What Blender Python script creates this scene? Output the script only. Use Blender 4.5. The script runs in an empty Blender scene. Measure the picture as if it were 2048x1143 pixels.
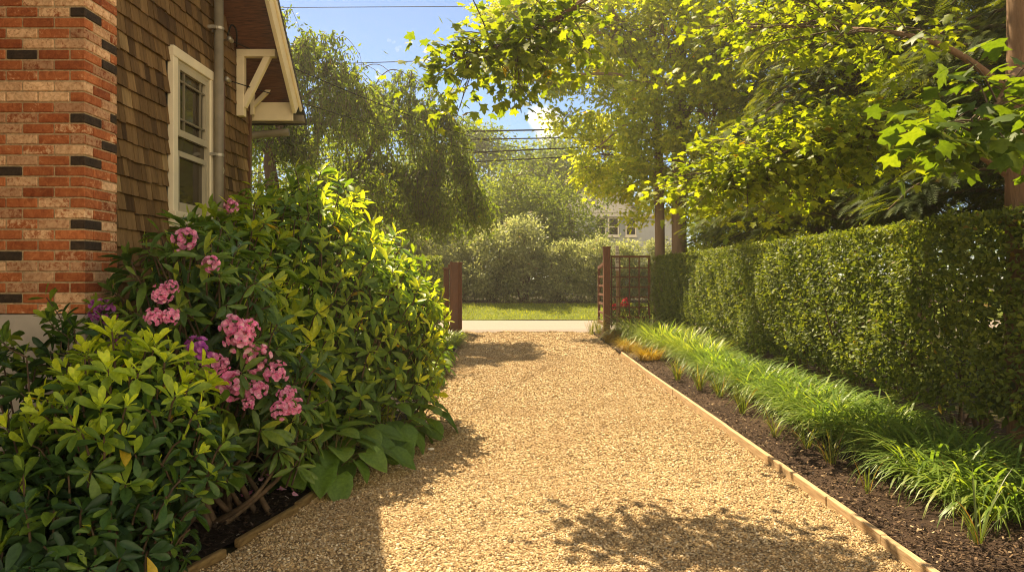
import bpy, math, random
import numpy as np
from mathutils import Vector

R = np.random.default_rng(11)
sc = bpy.context.scene
COL = sc.collection
PI = math.pi
H, F, CX, CY = 1.6, 1450.0, 1020.0, 552.0       # eye height, focal length in photo pixels, vanishing point


def px(x, y, Y):
    return np.array([(x - CX) * Y / F, Y, H + (CY - y) * Y / F])


# ------------------------------------------------------------------ objects
ORG = {}


def tag(o, label=None, cat=None, group=None, kind=None):
    if label: o['label'] = label
    if cat: o['category'] = cat
    if group: o['group'] = group
    if kind: o['kind'] = kind
    return o


def thing(name, label, cat, loc=(0, 0, 0), group=None):
    o = bpy.data.objects.new(name, None)
    COL.objects.link(o)
    o.location = loc
    o.empty_display_size = .2
    ORG[o.name] = np.array(loc, float)
    return tag(o, label, cat, group)


def copy_tree(o, parent=None):
    c = o.copy()
    COL.objects.link(c)
    if parent: c.parent = parent
    for ch in list(o.children):
        copy_tree(ch, c)
    return c


class Geo:
    def __init__(s):
        s.V = []; s.F = []; s.A = []; s.n = 0

    def add(s, V, faces, var=0.5):
        V = np.asarray(V, float).reshape(-1, 3)
        for f in faces:
            f = np.asarray(f, np.int64)
            if f.ndim == 1: f = f[None]
            s.F.append(f + s.n)
            a = var if np.ndim(var) else np.full(len(f), var)
            if len(a) != len(f): a = np.repeat(a, len(f) // len(a))
            s.A.append(np.asarray(a, float))
        s.V.append(V); s.n += len(V)
        return s

    def build(s, name, mat, parent=None, smooth=True, origin=None):
        V = np.concatenate(s.V)
        if parent is not None: org = ORG[parent.name]
        elif origin is not None: org = np.array(origin, float)
        else: org = np.zeros(3)
        me = bpy.data.meshes.new(name)
        tot = [f.shape[1] for f in s.F]
        loops = np.concatenate([f.ravel() for f in s.F])
        lt = np.concatenate([np.full(len(f), f.shape[1]) for f in s.F])
        ls = np.concatenate([[0], np.cumsum(lt)[:-1]])
        me.vertices.add(len(V)); me.loops.add(len(loops)); me.polygons.add(len(lt))
        me.vertices.foreach_set('co', (V - org).astype(np.float32).ravel())
        me.loops.foreach_set('vertex_index', loops.astype(np.int32))
        me.polygons.foreach_set('loop_start', ls.astype(np.int32))
        me.polygons.foreach_set('loop_total', lt.astype(np.int32))
        me.polygons.foreach_set('use_smooth', np.full(len(lt), bool(smooth)))
        at = me.attributes.new('var', 'FLOAT', 'FACE')
        at.data.foreach_set('value', np.concatenate(s.A).astype(np.float32))
        me.update(calc_edges=True)
        me.materials.append(mat)
        o = bpy.data.objects.new(name, me)
        COL.objects.link(o)
        ORG[o.name] = org
        if parent is not None: o.parent = parent
        elif origin is not None: o.location = origin
        return o


BOXF = np.array([(0, 3, 2, 1), (4, 5, 6, 7), (0, 1, 5, 4), (1, 2, 6, 5), (2, 3, 7, 6), (3, 0, 4, 7)])


def box(g, x0, x1, y0, y1, z0, z1, var=.5):
    V = [(x0, y0, z0), (x1, y0, z0), (x1, y1, z0), (x0, y1, z0), (x0, y0, z1), (x1, y0, z1), (x1, y1, z1), (x0, y1, z1)]
    g.add(V, [BOXF], var); return g


def bar(g, a, b, w, h, up=(0, 0, 1), var=.5):
    """a box of width w, height h from a to b"""
    a = np.array(a, float); b = np.array(b, float); d = b - a; d /= np.linalg.norm(d)
    u = np.array(up, float); u -= u.dot(d) * d; u /= np.linalg.norm(u); s = np.cross(d, u)
    V = [p + s * i * w / 2 + u * j * h / 2 for p in (a, b) for (i, j) in ((-1, -1), (1, -1), (1, 1), (-1, 1))]
    g.add(V, [BOXF], var); return g


def bevel(o, w=.004, n=2):
    m = o.modifiers.new('bevel', 'BEVEL'); m.width = w; m.segments = n; m.limit_method = 'ANGLE'
    return o


def path(pts, n=8):
    """Catmull-Rom through the points"""
    P = np.array(pts, float)
    P = np.vstack([2 * P[0] - P[1], P, 2 * P[-1] - P[-2]])
    out = []
    for i in range(1, len(P) - 2):
        for t in np.linspace(0, 1, n, endpoint=False):
            a, b, c, d = P[i - 1], P[i], P[i + 1], P[i + 2]
            out.append(.5 * (2 * b + (c - a) * t + (2 * a - 5 * b + 4 * c - d) * t * t + (3 * b - a - 3 * c + d) * t ** 3))
    out.append(P[-2])
    return np.array(out)


def tube(g, P, r, sides=8, cap=True, var=.5, wob=0):
    P = np.asarray(P, float); k = len(P)
    r = np.interp(np.linspace(0, 1, k), np.linspace(0, 1, np.size(r)), np.atleast_1d(r)) if np.size(r) != k else np.asarray(r, float)
    T = np.gradient(P, axis=0); T /= np.linalg.norm(T, axis=1)[:, None] + 1e-9
    ref = np.array([1.0, 0, 0]) if abs(T[0][0]) < .8 else np.array([0, 1.0, 0])
    V = []
    u = np.cross(T[0], ref)
    for i in range(k):
        u = u - u.dot(T[i]) * T[i]; u /= np.linalg.norm(u) + 1e-9
        w = np.cross(T[i], u)
        a = np.arange(sides) * 2 * PI / sides
        rr = r[i] * (1 + wob * np.sin(a * 3 + i * .7) + wob * .6 * np.sin(a * 5 - i * .4))
        V.append(P[i] + (np.cos(a) * rr)[:, None] * u + (np.sin(a) * rr)[:, None] * w)
    V = np.concatenate(V)
    i, j = np.meshgrid(np.arange(k - 1), np.arange(sides), indexing='ij')
    q = np.stack([i * sides + j, i * sides + (j + 1) % sides, (i + 1) * sides + (j + 1) % sides, (i + 1) * sides + j], -1).reshape(-1, 4)
    fs = [q]
    if cap:
        fs += [np.arange(sides)[::-1][None], (np.arange(sides) + (k - 1) * sides)[None]]
    g.add(V, fs, var); return g


def sheet(g, XY, Z):
    """grid: XY (n,m,2), Z (n,m)"""
    n, m = Z.shape
    V = np.dstack([XY, Z]).reshape(-1, 3)
    i, j = np.meshgrid(np.arange(n - 1), np.arange(m - 1), indexing='ij')
    g.add(V, [np.stack([i * m + j, i * m + j + 1, (i + 1) * m + j + 1, (i + 1) * m + j], -1).reshape(-1, 4)])
    return g


# ------------------------------------------------------------------ leaves
def unit(a):
    return a / (np.linalg.norm(a, axis=-1, keepdims=True) + 1e-9)


def template(rows, fold=.06, curl=.15, cols=(-1, 0, 1), ripple=0, heart=0):
    V = [(0, 0, 0)]; Fc = []; m = len(cols)
    for k, (t, hw) in enumerate(rows):
        for c in cols:
            tt = t - (heart * abs(c) * (1 - k / 2.) if k < 2 else 0)
            V.append((tt, c * hw, abs(c) * fold * hw * 2 - curl * t * t + ripple * math.cos(c * PI * 3)))
    V.append((1, 0, -curl))
    for j in range(m - 1):
        Fc.append((0, 1 + j, 2 + j))
    for k in range(len(rows) - 1):
        a = 1 + k * m
        for j in range(m - 1):
            Fc.append((a + j, a + m + j, a + m + j + 1, a + j + 1))
    a = 1 + (len(rows) - 1) * m; tip = len(V) - 1
    for j in range(m - 1):
        Fc.append((a + j, tip, a + j + 1))
    return np.array(V, float), Fc


LEAF4 = (np.array([(0, 0, 0), (.5, -.5, .07), (1, 0, -.08), (.5, .5, .07)], float), [(0, 1, 2), (0, 2, 3)])
LANCE = template([(.3, .36), (.62, .5), (.85, .3)], .1, .16)
OBOV = template([(.22, .22), (.5, .45), (.78, .48), (.93, .25)], .12, .14)
HOSTA = template([(.03, .34), (.2, .5), (.45, .5), (.7, .37), (.88, .17)], .12, .34, (-1, -.66, -.33, 0, .33, .66, 1), .02, .14)
_h = [(-.05, .16), (.02, .42), (.22, .3), (.42, .36), (.62, .52), (.58, .2), (.74, .2)]
_o = [(0, 0)] + _h + [(1, 0)] + [(u, -v) for u, v in _h[::-1]]
MAPLE = (np.array([(.36, 0, .0)] + [(u, v, -.28 * (abs(v) ** 1.6) - .14 * max(u - .36, 0)) for u, v in _o], float),
         [(0, 1 + i, 1 + (i + 1) % len(_o)) for i in range(len(_o))])
_h2 = [(.1, .38), (.3, .2), (.58, .46), (.6, .16)]
_o2 = [(0, 0)] + _h2 + [(1, 0)] + [(u, -v) for u, v in _h2[::-1]]
LOBED = (np.array([(.34, 0, .03)] + [(u, v, -.2 * abs(v) - .1 * u) for u, v in _o2], float),
         [(0, 1 + i, 1 + (i + 1) % len(_o2)) for i in range(len(_o2))])
_v = []; _f = []
for _i in range(10):
    t = _i / 10
    for sgn in (-1, 1):
        b = len(_v); l = .36 * (1 - .75 * t) * (.6 + .4 * min(1, t * 5 + .2))
        _v += [(t, 0, -.22 * t * t), (t + .1 + l * .35, sgn * l, -.22 * t * t - .1 * l), (t + .085, 0, -.22 * (t + .06) ** 2)]
        _f.append((b, b + 1, b + 2))
_b = len(_v); _v += [(.9, -.03, -.2), (1.06, 0, -.26), (.9, .03, -.2)]; _f.append((_b, _b + 1, _b + 2))
SPRAY = (np.array(_v, float), _f)
PETAL = template([(.4, .36), (.8, .52)], .12, -.16, (-1, -.5, 0, .5, 1), .05)


def leaves(g, T, P, D, N, L, W, var, curl=None):
    TV, TF = T
    var = np.where(R.random(len(P)) < .005, 0., np.clip(var, .03, 1))
    P = np.asarray(P, float); n = len(P)
    if n == 0: return
    D = unit(D); N = unit(N - (N * D).sum(1, keepdims=True) * D); S = np.cross(N, D)
    L = np.broadcast_to(np.asarray(L, float), (n,)); W = np.broadcast_to(np.asarray(W, float), (n,))
    cu = np.ones(n) if curl is None else np.broadcast_to(curl, (n,))
    V = P[:, None] + L[:, None, None] * (TV[None, :, 0:1] * D[:, None] + (TV[None, :, 2:3] * cu[:, None, None]) * N[:, None]) \
        + W[:, None, None] * TV[None, :, 1:2] * S[:, None]
    m = len(TV); off = (np.arange(n) * m)[:, None, None]
    by = {}
    for f in TF: by.setdefault(len(f), []).append(f)
    fs = []; vs = []
    for k, fl in by.items():
        a = np.array(fl)[None] + off
        fs.append(a.reshape(-1, k)); vs.append(np.repeat(var, len(fl)))
    base = g.n
    for f, v in zip(fs, vs):
        g.F.append(f + base); g.A.append(np.asarray(v, float))
    g.V.append(V.reshape(-1, 3)); g.n += n * m


def rnd(n): return unit(R.normal(size=(n, 3)))


def blades(g, P, az, th0, th1, L, W, var, seg=6):
    """arching grass blades: lean grows from th0 to th1 along the blade"""
    n = len(P); s = np.linspace(0, 1, seg + 1)
    th = th0[:, None] + (th1 - th0)[:, None] * s[None] ** 1.2
    ds = (L / seg)[:, None]
    r = np.concatenate([np.zeros((n, 1)), np.cumsum(np.sin(th[:, 1:]) * ds, 1)], 1)
    z = np.concatenate([np.zeros((n, 1)), np.cumsum(np.cos(th[:, 1:]) * ds, 1)], 1)
    dx, dy = np.cos(az)[:, None], np.sin(az)[:, None]
    C = np.stack([P[:, 0:1] + r * dx, P[:, 1:2] + r * dy, np.maximum(P[:, 2:3] + z, .006)], -1)
    w = (W[:, None] * np.array([np.interp(t, [0, .25, .7, 1], [.55, 1, .8, .04]) for t in s])[None]) / 2
    S = np.stack([-dy, dx, 0 * dx], -1)
    V = np.stack([C - S * w[..., None], C + S * w[..., None]], 2).reshape(n, -1, 3)
    m = 2 * (seg + 1)
    f = np.array([(2 * i, 2 * i + 1, 2 * i + 3, 2 * i + 2) for i in range(seg)])
    a = (f[None] + (np.arange(n) * m)[:, None, None]).reshape(-1, 4)
    g.F.append(a + g.n); g.A.append(np.repeat(var, seg)); g.V.append(V.reshape(-1, 3)); g.n += n * m


def thin(P, d):
    """drop points nearer than d to an earlier one"""
    keep = np.zeros(len(P), bool); kept = np.zeros((0, 3))
    for i in range(len(P)):
        if len(kept) == 0 or ((kept - P[i]) ** 2).sum(1).min() > d * d:
            keep[i] = True; kept = np.vstack([kept, P[i]])
    return keep


def surface(ells, n, jit=.06, zmin=.05, shrink=1., up=-.6):
    """points and normals on a union of ellipsoids (centre, radii)"""
    PP = []; NN = []
    ar = np.array([(e[1][0] * e[1][1] + e[1][1] * e[1][2] + e[1][0] * e[1][2]) for e in ells]); ar = ar / ar.sum()
    for e, a in zip(ells, ar):
        c = np.array(e[0]); r = np.array(e[1]) * shrink
        d = rnd(int(n * a)); d = d[d[:, 2] > up]
        p = c + d * r * (1 + R.normal(0, jit, (len(d), 1)))
        nn = unit(d / r)
        ok = p[:, 2] > zmin
        for e2 in ells:
            if e2 is e: continue
            q = (p - np.array(e2[0])) / (np.array(e2[1]) * shrink)
            ok &= (q * q).sum(1) > .82
        PP.append(p[ok]); NN.append(nn[ok])
    P = np.concatenate(PP); N = np.concatenate(NN)
    o = R.permutation(len(P))
    return P[o], N[o]


# ------------------------------------------------------------------ materials
def mat(name):
    m = bpy.data.materials.new(name); m.use_nodes = True
    nt = m.node_tree; nt.nodes.clear()
    out = nt.nodes.new('ShaderNodeOutputMaterial')
    return m, nt, out


def node(nt, typ, **kw):
    n = nt.nodes.new(typ)
    for k, v in kw.items():
        if k.startswith('i_'):
            key = k[2:]
            key = int(key) if key.isdigit() else key.replace('_', ' ')
            if hasattr(v, 'is_output'): nt.links.new(v, n.inputs[key])
            else: n.inputs[key].default_value = v
        else: setattr(n, k, v)
    return n


def rgba(c): return (c[0], c[1], c[2], 1)


def ramp(nt, fac, stops, interp='LINEAR'):
    n = nt.nodes.new('ShaderNodeValToRGB'); cr = n.color_ramp; cr.interpolation = interp
    while len(cr.elements) < len(stops): cr.elements.new(.5)
    for e, (p, c) in zip(cr.elements, stops):
        e.position = p; e.color = rgba(c) if np.ndim(c) else (c, c, c, 1)
    nt.links.new(fac, n.inputs[0]); return n.outputs[0]


def mixc(nt, fac, a, b, mode='MIX'):
    n = nt.nodes.new('ShaderNodeMix'); n.data_type = 'RGBA'; n.blend_type = mode
    for sock, v in ((n.inputs[0], fac), (n.inputs[6], a), (n.inputs[7], b)):
        if hasattr(v, 'is_output'): nt.links.new(v, sock)
        else: sock.default_value = v if not np.ndim(v) else rgba(v)
    return n.outputs[2]


def noise(nt, scale, detail=4, vec=None, stretch=None, rough=.55, d=0):
    tc = node(nt, 'ShaderNodeTexCoord'); v = tc.outputs['Object']
    if stretch is not None:
        v = node(nt, 'ShaderNodeMapping', i_Vector=v, i_Scale=stretch).outputs[0]
    n = node(nt, 'ShaderNodeTexNoise', i_Vector=v, i_Scale=scale, i_Detail=detail, i_Roughness=rough, i_Distortion=d)
    return n.outputs['Fac']


def attr(nt): return node(nt, 'ShaderNodeAttribute', attribute_name='var').outputs['Fac']


def principled(nt, out, col, rough=.7, spec=.4, bump=None, bstr=.3, bdist=.02, metal=0):
    p = node(nt, 'ShaderNodeBsdfPrincipled')
    p.inputs['Metallic'].default_value = metal
    p.inputs['Specular IOR Level'].default_value = spec
    for sock, v in ((p.inputs['Base Color'], col), (p.inputs['Roughness'], rough)):
        if hasattr(v, 'is_output'): nt.links.new(v, sock)
        else: sock.default_value = rgba(v) if np.ndim(v) else v
    if bump is not None:
        b = node(nt, 'ShaderNodeBump', i_Strength=bstr, i_Distance=bdist, i_Height=bump)
        nt.links.new(b.outputs[0], p.inputs['Normal'])
    if out is not None: nt.links.new(p.outputs[0], out.inputs[0])
    return p


def leafmat(name, stops, trans=.45, tint=(1.9, 1.75, .5), rough=.45, spec=.35, gain=1.35):
    """stops: colours from old to young leaves; the light that shines through is yellower"""
    m, nt, out = mat(name)
    stops = [tuple(min(.9, v * gain) for v in s) for s in stops]
    k = len(stops) - 1
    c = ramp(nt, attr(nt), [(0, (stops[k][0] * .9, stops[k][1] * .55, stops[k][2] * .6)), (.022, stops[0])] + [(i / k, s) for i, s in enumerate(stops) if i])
    c = mixc(nt, 1., c, ramp(nt, noise(nt, 1.6, 4), [(.32, (.72, .74, .7)), (.7, (1.22, 1.16, 1.1))]), 'MULTIPLY')
    c = mixc(nt, 1., c, ramp(nt, noise(nt, 45, 3), [(.3, (.74, .78, .7)), (.7, (1.2, 1.16, 1.1))]), 'MULTIPLY')
    p = principled(nt, None, c, rough, spec)
    t = node(nt, 'ShaderNodeBsdfTranslucent')
    nt.links.new(mixc(nt, 1.0, c, tint, 'MULTIPLY'), t.inputs[0])
    mx = node(nt, 'ShaderNodeMixShader', i_0=trans)
    nt.links.new(p.outputs[0], mx.inputs[1]); nt.links.new(t.outputs[0], mx.inputs[2])
    nt.links.new(mx.outputs[0], out.inputs[0])
    return m


def plain(name, c, rough=.6, var=.12, scale=6, bstr=.15, stretch=None, spec=.4, metal=0):
    m, nt, out = mat(name)
    n = noise(nt, scale, 5, stretch=stretch)
    lo = [x * (1 - var * 2) for x in c]; hi = [min(1, x * (1 + var)) for x in c]
    principled(nt, out, ramp(nt, n, [(.3, lo), (.7, hi)]), rough, spec, n, bstr, .01, metal)
    return m


M = {}
M['rhodo'] = leafmat('rhododendron_leaf', [(.018, .042, .010), (.036, .072, .013), (.085, .13, .016), (.2, .23, .02)], .48, (2.1, 1.8, .4), rough=.42, gain=2.5)
M['rhodo2'] = leafmat('flowering_rhododendron_leaf', [(.026, .055, .022), (.045, .085, .025), (.085, .14, .03), (.19, .23, .03)], .44, rough=.4, gain=1.8)
M['mound'] = leafmat('mound_shrub_leaf', [(.016, .036, .016), (.035, .075, .02), (.14, .2, .022), (.3, .36, .03)], .46, (2, 1.8, .4), rough=.4, gain=2.1)  # palest colour and gain raised so the shaded top looks sunlit
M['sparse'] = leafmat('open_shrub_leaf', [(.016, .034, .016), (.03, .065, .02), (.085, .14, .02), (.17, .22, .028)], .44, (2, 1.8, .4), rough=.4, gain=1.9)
M['hosta'] = leafmat('hosta_leaf', [(.03, .066, .014), (.065, .12, .02), (.13, .185, .028)], .44, rough=.42, gain=1.75)
M['hedge'] = leafmat('hedge_leaf', [(.022, .036, .009), (.05, .068, .014), (.09, .105, .02)], .42, rough=.5, spec=.25, gain=2.4)
M['maple'] = leafmat('maple_leaf', [(.038, .068, .01), (.075, .11, .013), (.14, .17, .014)], .55, (2.05, 1.8, .32), rough=.5, spec=.25, gain=1.8)
M['tree'] = leafmat('broadleaf_tree_leaf', [(.05, .07, .010), (.092, .12, .014), (.155, .17, .02)], .64, (2.1, 1.85, .38), rough=.55, spec=.2, gain=2.8)
M['weep'] = leafmat('weeping_tree_leaf', [(.036, .06, .012), (.064, .098, .015), (.108, .135, .022)], .55, (1.95, 1.85, .45), rough=.55, spec=.2, gain=1.7)
M['olive'] = leafmat('far_shrub_leaf', [(.05, .062, .034), (.12, .135, .075), (.22, .23, .14)], .5, (1.65, 1.65, .85), rough=.5, spec=.25, gain=1.8)
M['far'] = leafmat('far_tree_leaf', [(.04, .062, .014), (.072, .10, .018), (.12, .145, .025)], .52, (1.95, 1.85, .45), rough=.55, spec=.2, gain=1.75)
M['conifer'] = leafmat('hemlock_needles', [(.02, .035, .01), (.04, .06, .012), (.085, .10, .014)], .45, (2.1, 1.8, .4), rough=.65, spec=.12, gain=1.5)
M['grass'] = leafmat('liriope_blade', [(.05, .092, .02), (.09, .145, .026), (.18, .21, .05)], .5, (1.8, 1.7, .55), rough=.42, gain=1.75)
M['gold'] = leafmat('golden_sedge_blade', [(.12, .09, .015), (.24, .17, .02), (.34, .24, .03)], .4, (1.6, 1.4, .5), rough=.5)
M['tuft'] = leafmat('small_tuft_blade', [(.05, .075, .02), (.09, .12, .025), (.22, .2, .07)], .35, rough=.45)
M['lawn'] = leafmat('lawn_blade', [(.07, .10, .014), (.12, .15, .018), (.17, .19, .022)], .45, (1.9, 1.7, .4), rough=.6, spec=.2, gain=1.7)
M['pink'] = leafmat('pink_petal', [(.84, .19, .56), (.94, .37, .68), (.97, .62, .82)], .4, (1, .8, .8), rough=.6, spec=.2, gain=1)
M['purple'] = leafmat('purple_petal', [(.42, .08, .5), (.56, .15, .6), (.7, .28, .68)], .4, (1, .8, 1), rough=.6, spec=.2, gain=1)
M['rose'] = leafmat('red_petal', [(.6, .03, .06), (.75, .06, .1), (.8, .15, .18)], .3, (1, .8, .8), rough=.6, spec=.2, gain=1)
M['rosestamen'] = leafmat('rose_leaf', [(.04, .07, .02), (.08, .11, .03), (.14, .15, .05)], .4, rough=.45)
M['stem'] = plain('young_stem', (.16, .13, .04), .7)
M['twig'] = plain('twig_bark', (.10, .065, .035), .85, .3, 20)


def bark(name, lo, hi, sc_=9):
    m, nt, out = mat(name)
    n = noise(nt, sc_, 6, stretch=(1, 1, .16), rough=.65)
    n2 = noise(nt, 1.3, 3)
    c = ramp(nt, n, [(.3, lo), (.62, hi)])
    c = mixc(nt, n2, c, [x * .75 for x in hi])
    principled(nt, out, c, .9, .2, n, .9, .03)
    return m


M['bark'] = bark('maple_bark', (.05, .028, .014), (.22, .13, .07), 16)
M['barkg'] = bark('grey_bark', (.09, .06, .035), (.26, .18, .11))
M['barkd'] = bark('dark_bark', (.03, .02, .012), (.13, .085, .05))

# gravel: warm crushed stone
def gravelmat(name, base=False):
    m, nt, out = mat(name)
    st = [(0, (.12, .08, .042)), (.25, (.3, .2, .092)), (.55, (.47, .33, .16)), (.8, (.61, .455, .24)), (1, (.74, .63, .44))]
    if base:
        tc = node(nt, 'ShaderNodeTexCoord')
        v = node(nt, 'ShaderNodeTexVoronoi', i_Vector=tc.outputs['Object'], i_Scale=62.)
        v2 = node(nt, 'ShaderNodeTexVoronoi', i_Vector=tc.outputs['Object'], i_Scale=24.)
        sep = node(nt, 'ShaderNodeSeparateColor', i_0=v.outputs['Color'])
        c = ramp(nt, sep.outputs[0], st)
        n = noise(nt, 1.1, 5)
        c = mixc(nt, ramp(nt, n, [(.35, 0.), (.7, .45)]), c, (.3, .19, .085))
        hgt = node(nt, 'ShaderNodeMath', operation='ADD', i_0=v.outputs['Distance'], i_1=v2.outputs['Distance'])
        principled(nt, out, c, .9, .2, hgt.outputs[0], 1.0, -.03)
    else:
        n = noise(nt, 1.1, 4)
        n2 = noise(nt, 130, 3)
        c = ramp(nt, attr(nt), st)
        c = mixc(nt, ramp(nt, n, [(.4, 0.), (.72, .4)]), c, (.3, .18, .08))
        c = mixc(nt, .3, c, ramp(nt, n2, [(.3, .55), (.7, 1.2)]), 'MULTIPLY')
        principled(nt, out, c, .85, .3)
    return m


M['gravel'] = gravelmat('gravel_bed', True)
M['stone'] = gravelmat('gravel_stone')


def mulchmat(name, st, scale=40):
    m, nt, out = mat(name)
    n = noise(nt, scale, 6, rough=.7); n2 = noise(nt, 1.4, 3)
    c = ramp(nt, n, [(.3, st[0]), (.55, st[1]), (.75, st[2])])
    c = mixc(nt, ramp(nt, n2, [(.4, 0.), (.7, .5)]), c, st[2])
    principled(nt, out, c, .95, .15, n, 1.0, .04)
    return m


M['mulch'] = mulchmat('bark_mulch', ((.018, .011, .008), (.055, .034, .022), (.11, .068, .04)))
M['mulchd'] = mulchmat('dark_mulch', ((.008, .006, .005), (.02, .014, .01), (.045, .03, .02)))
m, nt, out = mat('mulch_chip')
principled(nt, out, ramp(nt, attr(nt), [(0, (.02, .013, .01)), (.6, (.08, .05, .032)), (.92, (.17, .11, .06)), (1, (.4, .3, .18))]), .9, .2); M['chip'] = m
m, nt, out = mat('dark_mulch_chip')
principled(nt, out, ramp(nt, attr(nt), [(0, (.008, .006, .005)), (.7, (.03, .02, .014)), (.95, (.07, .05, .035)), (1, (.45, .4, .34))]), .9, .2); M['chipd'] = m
m, nt, out = mat('turf')
n = noise(nt, 9, 6, rough=.7)
principled(nt, out, ramp(nt, n, [(.3, (.07, .09, .014)), (.6, (.13, .155, .02)), (.8, (.17, .18, .03))]), .95, .1, n, .8, .05); M['turf'] = m
m, nt, out = mat('soil_ground')
n = noise(nt, 3, 6, rough=.7)
principled(nt, out, ramp(nt, n, [(.3, (.02, .016, .009)), (.6, (.05, .045, .018)), (.8, (.07, .07, .025))]), .95, .1, n, .8, .05); M['soil'] = m
m, nt, out = mat('asphalt')
n = noise(nt, 60, 5); n2 = noise(nt, .6, 4, stretch=(.25, 1.6, 1))
c = mixc(nt, n2, ramp(nt, n, [(.3, (.17, .135, .108)), (.7, (.23, .185, .15))]), (.25, .205, .17))
principled(nt, out, c, .85, .3, n, .3, .01); M['asphalt'] = m

# timber and paint
def wood(name, lo, hi, stretch, rough=.75, scale=14):
    m, nt, out = mat(name)
    n = noise(nt, scale, 6, stretch=stretch, rough=.6, d=.4)
    n2 = noise(nt, 2.0, 3)
    c = ramp(nt, n, [(.3, lo), (.68, hi)])
    c = mixc(nt, .35, c, ramp(nt, n2, [(.3, .6), (.7, 1.15)]), 'MULTIPLY')
    principled(nt, out, c, rough, .3, n, .35, .008)
    return m


M['gate'] = wood('stained_gate_timber', (.085, .034, .015), (.2, .082, .036), (5, 5, .5))
M['edge'] = wood('edging_timber', (.26, .165, .08), (.5, .35, .19), (6, .4, 6))
M['edgeold'] = wood('weathered_edging', (.10, .06, .022), (.24, .16, .06), (3, .6, 3))
M['soffit'] = wood('soffit_board', (.055, .018, .007), (.2, .072, .026), (.6, 6, 6))
M['trim'] = plain('cream_paint', (.72, .6, .38), .5, .05, 5, .06)
M['wtrim'] = plain('window_paint', (.74, .64, .44), .45, .05, 5, .06)
M['sash'] = plain('sash_paint', (.42, .36, .24), .5, .06, 5, .05)
M['muntin'] = plain('muntin_paint', (.2, .165, .1), .6, .06, 5, .05)
M['conduit'] = plain('grey_conduit', (.2, .165, .105), .55, .12, 7, .1)
M['brownpipe'] = plain('brown_pipe', (.13, .06, .026), .5, .12, 7, .1)
M['dark'] = plain('roof_edge', (.035, .028, .022), .8, .3, 12)
M['wire'] = plain('wire_black', (.02, .018, .014), .95, .1, spec=.02)
M['steel'] = plain('galvanised_steel', (.4, .36, .28), .45, .15, 10, .1, metal=.6)
M['concrete'] = plain('painted_foundation', (.50, .44, .36), .85, .12, 4, .25)
M['white'] = plain('sign_white', (.75, .68, .56), .5, .05)
M['lettering'] = plain('sign_letter', (.03, .025, .02), .6, .05)
m, nt, out = mat('window_glass')
n = noise(nt, 2.2, 3, stretch=(1, 1, .4))
principled(nt, out, ramp(nt, n, [(.3, (.035, .026, .015)), (.7, (.085, .065, .036))]), .06, .6); M['glass'] = m
m, nt, out = mat('insect_screen')
n = noise(nt, 2.2, 3, stretch=(1, 1, .4))
principled(nt, out, ramp(nt, n, [(.3, (.05, .04, .024)), (.7, (.085, .068, .04))]), .5, .3); M['screen'] = m
m, nt, out = mat('cedar_shingle')
n = noise(nt, 26, 6, stretch=(1, 1, .06), rough=.65); n2 = noise(nt, 2.0, 4, stretch=(1, 1, .35)); n3 = noise(nt, 90, 3, stretch=(1, 1, .04))
c = ramp(nt, attr(nt), [(0, (.07, .038, .014)), (.5, (.165, .094, .034)), (.85, (.25, .15, .06)), (1, (.32, .21, .09))])
c = mixc(nt, .75, c, ramp(nt, n, [(.25, .4), (.7, 1.3)]), 'MULTIPLY')
c = mixc(nt, .4, c, ramp(nt, n2, [(.3, .5), (.7, 1.25)]), 'MULTIPLY')
principled(nt, out, c, .85, .2, n3, .5, .006); M['shingle'] = m
m, nt, out = mat('old_brick')
n = noise(nt, 24, 6, rough=.75, d=.8); n2 = noise(nt, 120, 4); nbig = noise(nt, 38, 3, d=.8)
a = attr(nt)
red = ramp(nt, n, [(.3, (.25, .07, .025)), (.5, (.44, .14, .05)), (.72, (.6, .25, .1))])
lime = ramp(nt, nbig, [(.3, (.52, .29, .15)), (.6, (.8, .56, .35))])
amt = node(nt, 'ShaderNodeMapRange', i_0=a, i_1=.1, i_2=.95, i_3=-.3, i_4=.14)
s_ = node(nt, 'ShaderNodeMath', operation='ADD', i_0=amt.outputs[0], i_1=node(nt, 'ShaderNodeMath', operation='MULTIPLY', i_0=n, i_1=.8).outputs[0])
s2_ = node(nt, 'ShaderNodeMath', operation='ADD', i_0=s_.outputs[0], i_1=node(nt, 'ShaderNodeMath', operation='MULTIPLY', i_0=nbig, i_1=.4).outputs[0])
c = mixc(nt, ramp(nt, s2_.outputs[0], [(.485, 0.), (.61, .92)]), red, lime)
c = mixc(nt, 1., c, ramp(nt, noise(nt, 2.6, 5, rough=.65), [(.3, (.72, .68, .64)), (.65, (1.12, 1.1, 1.06))]), 'MULTIPLY')
tone = node(nt, 'ShaderNodeMath', operation='FRACT', i_0=node(nt, 'ShaderNodeMath', operation='MULTIPLY', i_0=a, i_1=37.).outputs[0])
c = mixc(nt, 1., c, ramp(nt, tone.outputs[0], [(0, (.62, .5, .45)), (.5, (.95, .9, .85)), (1, (1.15, 1.15, 1.1))]), 'MULTIPLY')
blk = node(nt, 'ShaderNodeMath', operation='LESS_THAN', i_0=a, i_1=-.5)
c = mixc(nt, blk.outputs[0], c, ramp(nt, n, [(.3, (.018, .014, .01)), (.75, (.085, .055, .035))]))
principled(nt, out, c, .85, .25, n2, .5, .006); M['brick'] = m
M['mortar'] = plain('mortar', (.5, .36, .2), .95, .2, 60, .5)
M['hwall'] = plain('far_house_siding', (.42, .43, .44), .7, .05, 3, .05)
M['hgable'] = plain('far_house_gable', (.62, .58, .53), .7, .04, 3, .05)
M['hroof'] = plain('far_house_roof', (.2, .19, .18), .8, .1, 5)
M['shutter'] = plain('far_shutter', (.28, .3, .31), .7, .05, 3)
M['hglass'] = plain('far_glass', (.03, .024, .018), .15, .1, 2, 0)

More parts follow.
